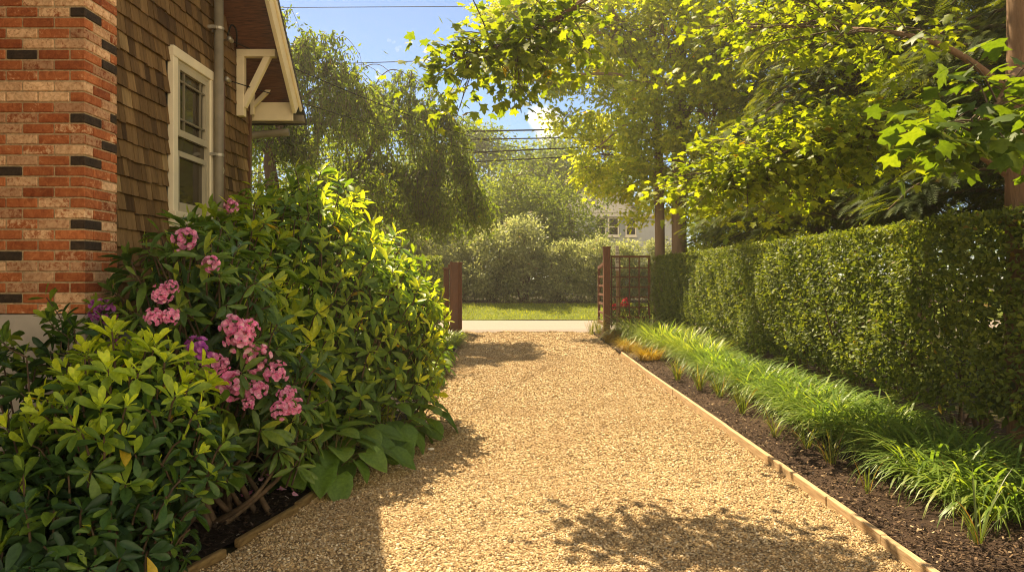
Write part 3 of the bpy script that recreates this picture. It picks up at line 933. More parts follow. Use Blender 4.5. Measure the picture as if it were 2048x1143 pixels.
# open twiggy shrub in front of the foundation, dark low shrub below it
t = thing('open_shrub', 'tall open shrub with bare twigs in front of the pale foundation', 'shrub', (-2.55, 3.95, 0))
g = Geo(); st = Geo(); tips = []
for i in range(17):
    top = px(R.uniform(-40, 190), 600 + R.uniform(0, 150) + abs(R.normal(0, 30)), R.uniform(3.75, 4.2))
    b = np.array([-2.5 + R.normal(0, .1), 3.95 + R.normal(0, .06), .02])
    mid = b * .45 + top * .55 + R.normal(0, .05, 3); mid[2] = top[2] * .55
    pth = path([b, b + (mid - b) * .5 + np.array([0, 0, .12]), mid, top], 5)
    tube(st, pth, [.011, .008, .006, .004], 5, False)
    for q in (8, 11, 13, 15):
        if q >= len(pth): continue
        p = pth[q]; d = unit(np.array([R.normal(0, 1), R.normal(0, 1), R.uniform(.3, 1.2)])); e_ = p + d * R.uniform(.08, .2)
        tube(st, [p, (p + e_) / 2 + R.normal(0, .01, 3), e_], [.0045, .0035, .003], 4, False); tips.append((e_, d))
    tips.append((top, unit(np.array([R.normal(0, .3), R.normal(0, .3), 1]))))
C = np.array([a for a, b in tips]); A = np.array([b for a, b in tips])
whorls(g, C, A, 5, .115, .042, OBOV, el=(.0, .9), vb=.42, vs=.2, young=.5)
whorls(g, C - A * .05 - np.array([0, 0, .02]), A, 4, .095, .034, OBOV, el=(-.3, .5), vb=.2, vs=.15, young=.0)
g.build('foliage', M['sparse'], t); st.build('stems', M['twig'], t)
t = thing('low_dark_shrub', 'dark leafy shrub low in the bottom left corner', 'shrub', (-2.5, 3.3, 0))
dE = [((-2.5, 3.35, .28), (.42, .36, .46)), ((-2.2, 3.15, .12), (.36, .3, .3))]
g = Geo(); st = Geo()
P, N = surface(dE, 2200, .1, .03); k = thin(P, .085); P, N = P[k], N[k]
whorls(g, P, unit(N + np.array([0, 0, .6]) + R.normal(0, .3, N.shape)), 7, .12, .046, OBOV, el=(-.2, .6), vb=.22, vs=.14, young=.1, stem=st, sl=.12)
filler(g, dE, 300, OBOV, .1, .04, .08)
g.build('foliage', M['sparse'], t); boughs(st, (-2.45, 3.3, 0), dE, 14, .012); st.build('stems', M['twig'], t)

# hostas
def hosta(label, loc, n, L, hgt, spread, vb, group=None, scale_z=1.):
    t = thing('hosta', label, 'hosta', loc, group)
    g = Geo(); st = Geo()
    az = np.arange(n) * 2.399 + R.normal(0, .2, n); q = np.sqrt((np.arange(n) + .5) / n)
    for i in range(n):
        rr = spread * q[i] * R.uniform(.8, 1.1); dirv = np.array([math.cos(az[i]), math.sin(az[i]), 0])
        top = np.array(loc) + dirv * rr + np.array([0, 0, max(.06, hgt * (1 - .75 * q[i] ** 1.6) * R.uniform(.85, 1.1))])
        base = np.array(loc) + dirv * .03 + np.array([0, 0, .02])
        tube(st, path([base, base * .4 + top * .6 + np.array([0, 0, .05]), top], 4), [.006, .005, .004], 5, False)
        e = .35 - .95 * q[i]
        D = dirv * math.cos(e) + np.array([0, 0, math.sin(e)]); N = np.array([0, 0, 1]) * math.cos(e) - dirv * math.sin(e)
        N = N + R.normal(0, .22, 3); D = D + R.normal(0, .12, 3); D[2] = max(D[2], -(top[2] - .01) / L)
        l = L * R.uniform(.75, 1.12)
        leaves(g, HOSTA, top[None], D[None], N[None], np.array([l]), np.array([l * .82]), np.array([np.clip(R.normal(vb, .2), 0, 1)]), np.array([R.uniform(.5, 1.3)]))
    g.build('foliage', M['hosta'], t); st.build('stalks', M['stem'], t)
    return t


hosta('large hosta with ribbed heart leaves spilling over the gravel edge', (-1.42, 5.72, 0), 34, .25, .46, .44, .5)
hosta('hosta with drooping leaves beside the gravel shadow, under the big rhododendron', (-1.17, 6.7, 0), 32, .24, .48, .44, .55)
hosta('small shaded hosta with round leaves at the edge of the dark mulch', (-1.78, 5.6, 0), 14, .2, .34, .34, .3)
hosta('hosta squeezed between the pink bloom and the big rhododendron', (-1.42, 6.15, 0), 26, .24, .42, .56, .45)
hosta('hosta at the point where the rhododendron overhangs the gravel', (-.98, 7.3, 0), 26, .22, .4, .38, .6)
hs = hosta('sunlit hosta in the row along the left edge of the drive', (-1.32, 9.6, 0), 20, .2, .4, .34, .75, 'hostas along the left edge of the drive')
for (x, y, s) in ((-1.25, 10.6, .95), (-1.3, 11.6, 1.05), (-1.32, 12.7, .9), (-1.35, 13.7, .95)):
    c = copy_tree(hs); c.location = (x, y, 0); c.rotation_euler.z = R.uniform(0, 6); c.scale = (s, s, s)

# fallen petals
def petal_pile(x, y, lab, n=4):
    Yg = 2320 / (y - CY); p = px(x, y, Yg); g = Geo()
    P = np.repeat(p[None], n, 0) + R.normal(0, .014, (n, 3)) * np.array([1, 1, 0]); P[:, 2] = .06
    D = unit(R.normal(0, 1, (n, 3)) * np.array([1, 1, .15])); N = unit(np.array([0, 0, 1.]) + R.normal(0, .4, (n, 3)))
    leaves(g, PETAL, P, D, N, np.full(n, .048), np.full(n, .04), R.random(n), np.full(n, 1.5))
    tag(g.build('fallen_petals', M['pink']), lab, 'petals', 'pink petals fallen on the dark mulch')


for x, y, l in ((530, 970, 'upper cluster of fallen pink petals on the dark mulch'), (570, 993, 'fallen pink petals lying closest to the edging timber end'),
                (492, 1006, 'fallen pink petals at the lowest spot on the dark mulch'), (597, 1004, 'single pale pink petal beside the weathered edging')):
    petal_pile(x, y, l, 5 if x < 590 else 1)
g = Geo(); p = px(862, 903, 2320 / (903 - CY)); s = ICO * np.array([.034, .026, .013]) * (1 + R.normal(0, .1, (12, 1))) + p + np.array([0, 0, .028]); g.add(s, [ICOF])
tag(g.build('pebble', M['white'], smooth=True), 'flat white pebble lying alone in the shaded gravel', 'pebble')

# ------------------------------------------------------------------ grasses
def clump(name, n, L, W, spread, mname, label, cat, loc, group, th=(.15, .5, 1.2, 2.6), vb=.5, sd=.2):
    t = None
    g = Geo(); loc = np.array(loc, float)
    r = spread * np.sqrt(R.random(n)); a = R.uniform(0, 2 * PI, n)
    P = loc + np.stack([r * np.cos(a), r * np.sin(a), np.full(n, .012)], -1)
    az = a + R.normal(0, .7, n)
    th0 = R.uniform(th[0], th[1], n) * (.4 + .6 * r / spread); th1 = R.uniform(th[2], th[3], n)
    blades(g, P, az, th0, th1, L * R.uniform(.6, 1.15, n), W * R.uniform(.7, 1.2, n), np.clip(R.normal(vb, sd, n), 0, 1))
    o = g.build(name, M[mname], origin=loc)
    return tag(o, label, cat, group)


variants = [clump('liriope_clump', 165, .7, .0195, .17, 'grass', 'arching bright green liriope clump in the row in front of the hedge', 'grass clump', (3.2, 4.6, 0), 'liriope clumps in front of the hedge', th=(.12, .45, 1.5, 2.7)) for _ in range(5)]
spots = []
for i, y in enumerate(np.arange(4.7, 12.6, .34)):
    spots.append((3.16 + R.normal(0, .05) + .02 * (y - 5), y + R.normal(0, .06)))
    spots.append((3.4 + R.normal(0, .05) + .01 * (y - 5), y + .17 + R.normal(0, .06)))
    spots.append((3.62 + R.normal(0, .04), y + .08 + R.normal(0, .06)))
for i, (x, y) in enumerate(spots):
    o = variants[i] if i < 5 else copy_tree(variants[i % 5])
    o.location = (x, y, 0); o.rotation_euler.z = R.uniform(0, 6); s = R.uniform(.8, 1.12); o.scale = (s, s, s * R.uniform(.85, 1.1))
big_ = [clump('fountain_grass', 640, 1.05, .018, .34, 'grass', 'large dome of fountain grass between the trellis and the hedge end', 'grass clump', (3.05, 17.2, 0), 'large fountain grasses by the trellis', vb=.85),
        clump('fountain_grass', 640, 1.0, .018, .32, 'grass', 'large green fountain grass in front of the hedge, second from the trellis', 'grass clump', (3.25, 15.3, 0), 'large fountain grasses by the trellis', vb=.75)]
for (x, y, s, l) in ((3.35, 14.0, .95, 'fountain grass in the hedge shade, third from the trellis'), (3.4, 12.9, .85, 'smallest fountain grass, next to the row of liriope')):
    o = copy_tree(big_[1]); o.location = (x, y, 0); o.rotation_euler.z = R.uniform(0, 6); o.scale = (s, s, s); o['label'] = l
for (x, y, s, l) in ((2.5, 17.3, 1., 'golden sedge tuft nearest the gate post'), (2.52, 15.2, .8, 'low golden sedge tuft in the middle of three'), (2.62, 13.6, .85, 'golden sedge tuft nearest the edging board')):
    clump('golden_sedge', 420, .58 * s, .009, .22 * s, 'gold', l, 'sedge', (x, y, 0), 'golden sedges by the gravel', vb=.55)
# small tufts in the mulch
for (x, y, n, L, l) in ((1355, 765, 60, .4, 'sparse green tuft at the far end of the mulch bed'), (1400, 785, 60, .42, 'green tuft just before the liriope row starts'),
                        (1440, 800, 55, .4, 'olive tuft beside the edging in the middle distance'), (1485, 832, 46, .42, 'tuft with upright blades, next to the widest liriope'),
                        (1552, 880, 26, .33, 'thin three-bladed tuft close to the edging board'), (1612, 905, 36, .36, 'upright dark tuft in the open mulch'),
                        (1662, 938, 30, .36, 'upright narrow tuft with pale outer blades on the mulch'), (1737, 994, 12, .26, 'flattest tuft with pale blades lying on mulch'), (1955, 1100, 22, .46, 'dark spiky tuft nearest the camera in the mulch')):
    Yg = 2320 / (y - CY); p = px(x, y, Yg); p[2] = .02
    clump('grass_tuft', n, L, .009, .035, 'tuft', l, 'grass tuft', p, 'small tufts in the bark mulch', th=(.05, .5, .5, 1.5), vb=.4, sd=.3)
for (x, y, l) in ((-1.55, 17.6, 'lime ground cover clump at the foot of the left gate'), (-1.5, 16.2, 'lime ground cover clump between hostas and left gate')):
    clump('ground_cover', 520, .42, .02, .34, 'grass', l, 'ground cover', (x, y, 0), 'lime ground cover by the left gate', vb=.85)
for (x, y, l) in ((1.95, 20.0, 'sparse grey-green weed where drive meets road'), (2.2, 20.2, 'sparse weed beside the right gate post foot')):
    clump('weed', 40, .5, .012, .09, 'tuft', l, 'weed', (x + .25, y - .2, 0), 'weeds by the right gate', th=(.02, .35, .3, .9), vb=.6)
# lawn across the road
n = 26000; g = Geo()
P = np.stack([R.uniform(-14, 16, n), R.uniform(26.5, 29.9, n), np.zeros(n)], -1); P[:, 2] = rise(P[:, 1]) + .01
blades(g, P, R.uniform(0, 6.28, n), R.uniform(0, .4, n), R.uniform(.4, 1.4, n), R.uniform(.05, .13, n), R.uniform(.012, .022, n), R.random(n), 2)
tag(g.build('grass', M['lawn']), 'mown green lawn across the road', 'grass', kind='stuff')

# ------------------------------------------------------------------ hedges
def hedge(name, label, x0, x1, y0, y1, z0, z1, dens, loc, faces=('x0', 'top', 'y0', 'y1', 'x1'), size=.042, stems=True):
    t = thing(name, label, 'hedge', loc)
    g = Geo(); st = Geo()
    def bulge(a, b): return .05 * np.sin(a * 1.3 + 1) * np.sin(b * 2.3 + a * .4) + .025 * np.sin(a * 3.1 + b * 4.1) + .03 * np.sin(a * 9 - b * 7.3)
    sides = {'x0': (y1 - y0, z1 - z0), 'x1': (y1 - y0, z1 - z0), 'y0': (x1 - x0, z1 - z0), 'y1': (x1 - x0, z1 - z0), 'top': (x1 - x0, y1 - y0)}
    for f in faces:
        A_ = sides[f][0] * sides[f][1]; n = int(A_ * dens * (1 if f in faces[:2] else .7))
        u, v = R.random(n), R.random(n)
        dep = abs(R.normal(0, .045, n)) - .02
        if f in ('x0', 'x1'):
            yy_ = y0 + (y1 - y0) * u; zz = z0 + (z1 - z0) * v
            edge = .16 * np.clip((zz - (z1 - .3)) / .3, 0, 1) ** 2 + .25 * np.clip(1 - (zz - z0) / .5, 0, 1) ** 2
            sgn = -1 if f == 'x0' else 1
            xx = (x0 if f == 'x0' else x1) + sgn * (bulge(yy_, zz) - dep - edge)
            # ragged underside
            ok = zz > z0 + .12 * np.sin(yy_ * 3.3) + .1 * np.sin(yy_ * 7.9) - .02 * 0
            P = np.stack([xx, yy_, zz], -1)[ok]; O = np.array([sgn, 0, .25])
        elif f in ('y0', 'y1'):
            xx = x0 + (x1 - x0) * u; zz = z0 + (z1 - z0) * v; sgn = -1 if f == 'y0' else 1
            yy_ = (y0 if f == 'y0' else y1) + sgn * (bulge(xx, zz) - dep)
            P = np.stack([xx, yy_, zz], -1); O = np.array([0, sgn, .25])
        else:
            xx = x0 + (x1 - x0) * u; yy_ = y0 + (y1 - y0) * v
            zz = z1 + .25 * bulge(xx, yy_) - dep + .03 * (R.random(n) < .06)
            P = np.stack([xx, yy_, zz], -1); O = np.array([0, 0, 1.])
        k = len(P)
        N = unit(O * .9 + np.array([0, 0, .35]) + R.normal(0, .5, (k, 3))); D = unit(rnd(k) + O * .5 + np.array([0, 0, -.15]))
        l = size * R.uniform(.6, 1.3, k) * np.interp(P[:, 1], [4, 9, 16], [1.55, 1.2, 1.0])
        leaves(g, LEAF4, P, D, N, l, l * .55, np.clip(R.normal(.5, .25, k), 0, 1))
    # inner foliage
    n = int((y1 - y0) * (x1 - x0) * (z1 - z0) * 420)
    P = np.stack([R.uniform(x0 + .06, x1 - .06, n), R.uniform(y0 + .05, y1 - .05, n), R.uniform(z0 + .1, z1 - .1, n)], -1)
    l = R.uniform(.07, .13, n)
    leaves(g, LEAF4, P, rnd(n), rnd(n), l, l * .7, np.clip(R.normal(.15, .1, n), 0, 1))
    # untrimmed shoots standing out of the clipped faces
    for i in range(int(max(x1 - x0, y1 - y0) * 7)):
        yy_ = R.uniform(y0 + .1, y1 - .1); xx = R.uniform(x0, x1)
        if y1 - y0 > x1 - x0 and R.random() < .6: b = np.array([x0 - .0, yy_, R.uniform(z0 + .1, z1)]); d = unit(np.array([-.8, R.normal(0, .4), R.uniform(.1, 1.1)]))
        else: b = np.array([xx, yy_, z1 - .02]); d = unit(np.array([R.normal(0, .35), R.normal(0, .35), 1]))
        L_s = R.uniform(.04, .12); e_ = b + d * L_s; tube(g, [b - d * .08, (b + e_) / 2, e_], [.003, .0025, .002], 3, False, .6)
        k = 7; PP = b + d * (np.linspace(.25, 1, k) * L_s)[:, None]
        leaves(g, LEAF4, PP, unit(rnd(k) + d * .9), rnd(k), np.full(k, .05), np.full(k, .026), np.clip(R.normal(.85, .12, k), 0, 1))
    g.build('foliage', M['hedge'], t)
    if stems:
        ln = max(x1 - x0, y1 - y0)
        for i in range(int(ln / .38)):
            if y1 - y0 > x1 - x0: b = np.array([(x0 + x1) / 2 + R.normal(0, .12), y0 + .2 + i * .38 + R.normal(0, .08), 0])
            else: b = np.array([x0 + .2 + i * .38, (y0 + y1) / 2 + R.normal(0, .08), 0])
            for q in range(3):
                e_ = b + np.array([R.normal(0, .22), R.normal(0, .2), R.uniform(.8, 1.6)])
                tube(st, path([b, (b + e_) / 2 + R.normal(0, .05, 3), e_], 4), [.022, .014, .006], 5, False)
        st.build('stems', M['barkd'], t)
    return t


hedge('clipped_hedge', 'long clipped green hedge along the right side of the drive', 3.85, 5.0, 3.2, 19.9, .34, 2.1, 1700, (4.4, 11.5, 0), ('x0', 'top', 'y0', 'y1'))
hedge('hedge', 'hedge behind the left gate, half hidden by the weeping tree', -9, -2.0, 20.9, 21.9, .15, 2.15, 700, (-5.5, 21.4, 0), ('y0', 'top', 'x1'), .06)

# ------------------------------------------------------------------ gates, trellis, sign
def gate_post(x, y, top, label, w=.2):
    t = thing('gate_post', label, 'gate post', (x, y, 0))
    g = Geo(); box(g, x - w / 2, x + w / 2, y - w / 2, y + w / 2, -.1, top - .05); bevel(g.build('post', M['gate'], t, smooth=False), .008)
    g = Geo(); box(g, x - w / 2 - .02, x + w / 2 + .02, y - w / 2 - .02, y + w / 2 + .02, top - .048, top); bevel(g.build('cap', M['gate'], t, smooth=False), .01)
    return t


def gate(label, x, ya, yb, z0, z1a, z1b):
    """a leaf standing open along the drive from y=ya (hinge) to yb, with sloping top and rungs"""
    t = thing('gate', label, 'gate', (x, ya, 0)); s = 1 if yb > ya else -1
    g = Geo(); box(g, x - .035, x + .035, *sorted((ya, ya + s * .1)), z0, z1a); box(g, x - .035, x + .035, *sorted((yb, yb - s * .1)), z0, z1b)
    bar(g, (x, ya, z1a), (x, yb, z1b), .075, .09); bar(g, (x, ya + s * .1, z0 + .06), (x, yb - s * .1, z0 + .06), .06, .1)
    bevel(g.build('frame', M['gate'], t, smooth=False), .006)
    for k in range(1, 6):
        f = k / 6; g = Geo(); za = z0 + .1 + (min(z1a, z1b) - z0 - .1) * f
        box(g, x - .02, x + .02, *sorted((ya + s * .1, yb - s * .1)), za - .03, za + .03)
        g.build('rung', M['gate'], t, smooth=False)
    return t


gate_post(2.745, 20.6, 2.44, 'brown right gate post standing by the trellis', .19)
gate('brown open gate leaf with rungs behind the right post', 2.72, 20.74, 22.2, .16, 1.98, 1.85)
gate_post(-1.44, 20.6, 2.0, 'brown left gate post half under the weeping tree', .15)
t = thing('gate', 'brown boarded gate leaf standing open before the left post', 'gate', (-1.5, 20.3, 0))
g = Geo(); bar(g, (-1.52, 20.45, 1.86), (-1.60, 19.0, 1.86), .05, .1); bar(g, (-1.52, 20.45, .25), (-1.60, 19.0, .25), .05, .1); bar(g, (-1.5235, 20.4, .3), (-1.5235, 20.4, 1.81), .045, .08, (0, 1, 0)); bevel(g.build('frame', M['gate'], t, smooth=False), .006)
for f in np.linspace(.03, .97, 7):
    y = 20.45 - 1.45 * f; x = -1.483 - .08 * f; g = Geo(); box(g, x - .011, x + .011, y - .085, y + .085, .08, 1.98); g.build('board', M['gate'], t, smooth=False)
gate_post(-1.80, 20.5, 1.84, 'darker squat post left of the left gate', .15)

t = thing('trellis_panel', 'brown square lattice trellis between the right gate post and the hedge', 'trellis', (3.4, 20.65, 0))
xs_ = [(x - CX) * 20.65 / F for x in (1223, 1239.5, 1258.8, 1278, 1297)]; zs_ = [H + (CY - y) * 20.65 / F for y in (513, 535, 554, 574, 594, 614, 634)]
g = Geo(); box(g, xs_[0] - .02, xs_[-1], 20.62, 20.68, zs_[0] - .03, zs_[0] + .03); box(g, xs_[0] - .02, xs_[-1], 20.625, 20.675, zs_[-1] - .025, zs_[-1] + .025); box(g, xs_[-1] + .001, xs_[-1] + .05, 20.62, 20.68, zs_[-1] - .3, zs_[0] + .03); g.build('frame', M['gate'], t, smooth=False)
for x in xs_:
    g = Geo(); box(g, x - .017, x + .017, 20.632, 20.65, zs_[-1] - .3, zs_[0] - .03); g.build('upright', M['gate'], t, smooth=False)
for z in zs_[1:-1]:
    g = Geo(); box(g, xs_[0], xs_[-1], 20.652, 20.67, z - .017, z + .017); g.build('crossbar', M['gate'], t, smooth=False)

t = thing('sign_post', 'narrow white upright sign with dark lettering on a wooden pole', 'sign', (3.09, 20.9, 0))
g = Geo(); box(g, 3.065, 3.135, 20.9, 20.97, -.05, 1.9); bevel(g.build('pole', M['edge'], t, smooth=False), .006)
g = Geo(); box(g, 3.035, 3.14, 20.868, 20.897, 1.755, 2.48); bd = bevel(g.build('sign_board', M['white'], t, smooth=False), .006)
g = Geo()
for zc in (2.42, 2.355, 2.26, 2.135, 2.085, 2.0, 1.84):      # worn upright lettering, one blurred character below another
    w = R.uniform(.018, .028)
    box(g, 3.0875 - w, 3.0875 - w + .014, 20.862, 20.8675, zc - .025, zc + .025); box(g, 3.0875 - w + .015, 3.0875 + w, 20.862, 20.8675, zc - .006 + R.uniform(-.012, .012), zc + .01)
    box(g, 3.0875 + w + .001, 3.0875 + w + .011, 20.862, 20.8675, zc - R.uniform(.0, .025), zc + .025)
g.build('lettering', M['lettering'], bd, smooth=False)

# rose bush behind the trellis
t = thing('rose_bush', 'small bush with red roses behind the trellis', 'rose bush', (3.35, 21.25, 0))
rE = [((3.25, 21.25, .42), (.42, .3, .38)), ((3.7, 21.25, .38), (.4, .3, .36))]
g = Geo(); P, N = surface(rE, 5200, .16, .02); k = len(P); l = R.uniform(.05, .09, k)
leaves(g, LEAF4, P, unit(rnd(k) + N * .5), unit(N + np.array([0, 0, .5]) + R.normal(0, .5, (k, 3))), l, l * .6, R.random(k)); g.build('foliage', M['rosestamen'], t)
for (x, y, r) in ((1228, 613, .085), (1250, 603, .09), (1254, 610, .07), (1243, 609, .05)):
    truss(px(x, y, 20.95), r, 'rose', t, (0, -.7, .5))

# ------------------------------------------------------------------ trees
def foliage(g, T, blobs, nclump, per, L, W, sig, vb=.45, vs=.22, droop=.25, flat=.6, shell=.55, twig=None, base=None):
    """leaf clumps through the shell of each blob (centre, radii)"""
    vol = np.array([(b[1][0] * b[1][1] * b[1][2]) ** (2 / 3) for b in blobs]); vol /= vol.sum()
    for b, a in zip(blobs, vol):
        m_ = max(3, int(nclump * a)); d = rnd(m_)
        q = shell + (1.05 - shell) * R.random((m_, 1)) ** .7
        c = np.array(b[0]) + d * np.array(b[1]) * q
        if twig is not None:
            for i in range(0, m_, 2):
                p0 = np.array(b[0]) + R.normal(0, .12, 3)
                tube(twig, path([p0, (p0 + c[i]) / 2 + np.array([0, 0, .1]) + R.normal(0, .06, 3), c[i]], 3), [.02, .012, .004], 4, False)
        k = m_ * per
        ci = np.repeat(c, per, 0); od = np.repeat(d, per, 0)
        off = R.normal(0, 1, (k, 3)) * np.array([1, 1, flat]) * np.repeat(sig * R.uniform(.6, 1.3, m_), per)[:, None]
        P = ci + off
        D = unit(od * .6 + unit(off) * .6 + rnd(k) * .7 + np.array([0, 0, -droop]))
        N = unit(np.array([0, 0, .9]) + od * .5 + rnd(k) * .75)
        l = L * R.uniform(.65, 1.25, k)
        leaves(g, T, P, D, N, l, l * W, np.clip(np.repeat(R.normal(vb, vs * .6, m_), per) + R.normal(0, vs, k), 0, 1))


def wood_tree(t, trunk_pts, r, limbs, matn, sides=14):
    g = Geo(); tube(g, path(trunk_pts, 8), r, sides, True, wob=.05)
    g.build('trunk', M[matn], t)
    for pts, rr in limbs:
        g = Geo(); tube(g, path(pts, 7), rr, 8, True, wob=.04); g.build('limb', M[matn], t)


# maple whose trunk stands at the right edge and whose limbs reach over the drive
t = thing('maple_tree', 'maple with a brown ridged trunk at the right edge, limbs over the drive', 'tree', (4.18, 5.85, 0))
tr = np.array([3.80, 5.35])
limb_over = [(4.15, 5.85, 4.3), (2.9, 6.1, 5.0), (1.5, 6.7, 4.9), (.8, 6.25, 4.1), (.1, 6.4, 3.7), (-.58, 6.5, 3.52)]
limb_mid = [(4.15, 5.85, 2.35), (3.72, 6.1, 2.75), (3.3, 6.9, 2.95), (2.75, 7.4, 2.85), (2.2, 7.6, 2.55)]
limb_up = [(4.15, 5.85, 3.0), (3.45, 5.9, 3.5), (3.0, 7.0, 4.0), (2.4, 8.2, 4.4)]
limb_near = [(4.15, 5.8, 3.1), (3.5, 5.0, 3.0), (3.15, 4.7, 2.7), (2.85, 4.5, 2.5)]
limb_hi = [(4.15, 5.85, 4.5), (3.2, 7.0, 6.0), (2.4, 9.0, 7.0)]
wood_tree(t, [(4.2, 5.85, -.1), (4.17, 5.85, 1.0), (4.15, 5.85, 2.5), (4.16, 5.85, 4.5), (4.2, 5.85, 7.5)], [.18, .14, .13, .125, .08],
          [(limb_over, [.07, .06, .05, .03, .018, .008]), (limb_mid, [.055, .045, .03, .02, .01]), (limb_up, [.035, .025, .016, .008]), (limb_near, [.05, .035, .02, .008]), (limb_hi, [.06, .05, .02])], 'bark', 20)
g = Geo()
def spray_along(limb, f0, f1, n, sig, per, L, vb, flat=.5, dz=0):
    tw = Geo(); P = path(limb, 14); i0 = int(f0 * (len(P) - 1)); i1 = int(f1 * (len(P) - 1))
    for k in range(n):
        b = P[R.integers(i0, i1 + 1)]; c = b + R.normal(0, 1, 3) * np.array([sig, sig, sig * flat]) + np.array([0, 0, dz])
        tube(tw, path([b, (b + c) / 2 + np.array([0, 0, .05]), c], 3), [.008, .005, .003], 4, False)
        m_ = per; d = unit(c - b + 1e-3)
        PP = c + R.normal(0, .14, (m_, 3)) * np.array([1, 1, .55])
        D = unit(R.normal(0, 1, (m_, 3)) * np.array([1, 1, .3]) + d * .5 + np.array([0, 0, -.45])); N = unit(np.array([0, 0, 1.1]) + R.normal(0, .42, (m_, 3)))
        l = L * R.uniform(.65, 1.15, m_)
        leaves(g, MAPLE, PP, D, N, l, l * 1.05, np.clip(R.normal(vb, .2, m_), 0, 1), R.uniform(.4, 1.6, m_))
    tw.build('twigs', M['twig'], t)
spray_along(limb_over, .66, .93, 100, .24, 11, .095, .5, .85, -.1)
spray_along(limb_over, .9, 1, 16, .12, 7, .1, .5, .8, 0)
spray_along(limb_mid, .42, 1, 250, .32, 16, .086, .66, .62, -.05)
spray_along(limb_up, .4, 1, 80, .4, 14, .09, .66, .5, 0)
spray_along(limb_near, .55, 1, 28, .17, 9, .15, .15, .8, -.02)  # near leaves toned darker to stand in for their shade
spray_along(limb_hi, .4, 1, 50, .6, 14, .09, .5, .5, 0)
g.build('crown', M['maple'], t)

# two tall broadleaf trees beside the gate, their crowns joined
def Bp(x, y, Yd, r, sq=(1, 1, .75)): return (tuple(px(x, y, Yd)), (r * sq[0], r * sq[1], r * sq[2]))
t = thing('broadleaf_tree', 'tall sunlit tree with the thinner pale trunk, behind the hedge end', 'tree', (4.22, 20.5, 0))
B1 = [Bp(1060, 60, 22.8, 1.35), Bp(1010, 110, 22.8, .75, (1, 1, .9)), Bp(1150, 110, 22.8, 1.5), Bp(1090, 165, 22.8, .75, (1.4, 1, .55)), Bp(1240, 60, 20.5, 1.6), Bp(1230, 200, 22.8, 1.2), Bp(1210, 300, 22.8, 1.15), Bp(1180, 345, 22.8, .6), Bp(1262, 370, 20.0, .55), Bp(1160, -60, 22.8, 1.8), Bp(1020, 10, 22.8, .9), Bp(1130, 240, 22.8, .55), Bp(1290, 395, 22.4, .5), Bp(1212, 370, 22.8, .45), Bp(1290, 340, 20.5, .8)]
top = px(1300, -120, 20.50)
wood_tree(t, [(4.2, 20.5, -.1), (4.23, 20.5, 2), tuple(px(1318, 330, 20.50)), tuple(px(1308, 150, 20.50)), tuple(top)], [.17, .14, .13, .11, .06],
          [([tuple(px(1310, 190, 20.50)), tuple(px(1260, 110, 20.50)), tuple(px(1180, 60, 20.50)), tuple(px(1080, 70, 20.10))], [.09, .07, .05, .02]),
           ([tuple(px(1308, 120, 20.50)), tuple(px(1230, 30, 20.50)), tuple(px(1150, -40, 20.50))], [.08, .06, .03]),
           ([tuple(px(1316, 300, 20.50)), tuple(px(1260, 250, 20.50)), tuple(px(1200, 290, 20.30))], [.06, .045, .02]),
           ([tuple(px(1310, 180, 20.50)), tuple(px(1240, 150, 20.30)), tuple(px(1120, 150, 20.10)), tuple(px(1040, 160, 19.90))], [.06, .045, .03, .012])], 'barkg')
g = Geo(); tw = Geo(); foliage(g, LOBED, B1, 560, 40, .16, .85, .22, vb=.62, twig=tw); g.build('crown', M['tree'], t); tw.build('twigs', M['barkg'], t)
t = thing('broadleaf_tree', 'tall sunlit tree with the thicker darker trunk, behind the hedge end', 'tree', (4.74, 20.35, 0))
B2 = [Bp(1360, 60, 19.50, 1.6), Bp(1440, 100, 19.00, 1.5), Bp(1340, 180, 19.50, 1.3), Bp(1420, 230, 19.00, 1.4), Bp(1300, 260, 19.70, .95), Bp(1360, 320, 19.50, 1.1), Bp(1450, 340, 19.50, .9), Bp(1400, -60, 19.50, 1.8), Bp(1520, 40, 19.00, 1.5), Bp(1410, 400, 19.90, .8), Bp(1325, 400, 20.90, .55), Bp(1290, 440, 21.50, .4), Bp(1500, 200, 19.00, 1.2)]
wood_tree(t, [(4.72, 20.35, -.1), (4.74, 20.35, 2), tuple(px(1358, 300, 20.10)), tuple(px(1362, 100, 20.10)), tuple(px(1370, -150, 20.10))], [.24, .21, .19, .15, .08],
          [([tuple(px(1360, 250, 20.10)), tuple(px(1420, 170, 19.50)), tuple(px(1500, 130, 19.40))], [.09, .06, .02]), ([tuple(px(1361, 160, 20.10)), tuple(px(1330, 70, 19.80)), tuple(px(1300, -30, 19.50))], [.08, .05, .02])], 'barkg')
g = Geo(); tw = Geo(); foliage(g, LOBED, B2, 520, 40, .16, .85, .23, vb=.62, twig=tw); g.build('crown', M['tree'], t); tw.build('twigs', M['barkg'], t)

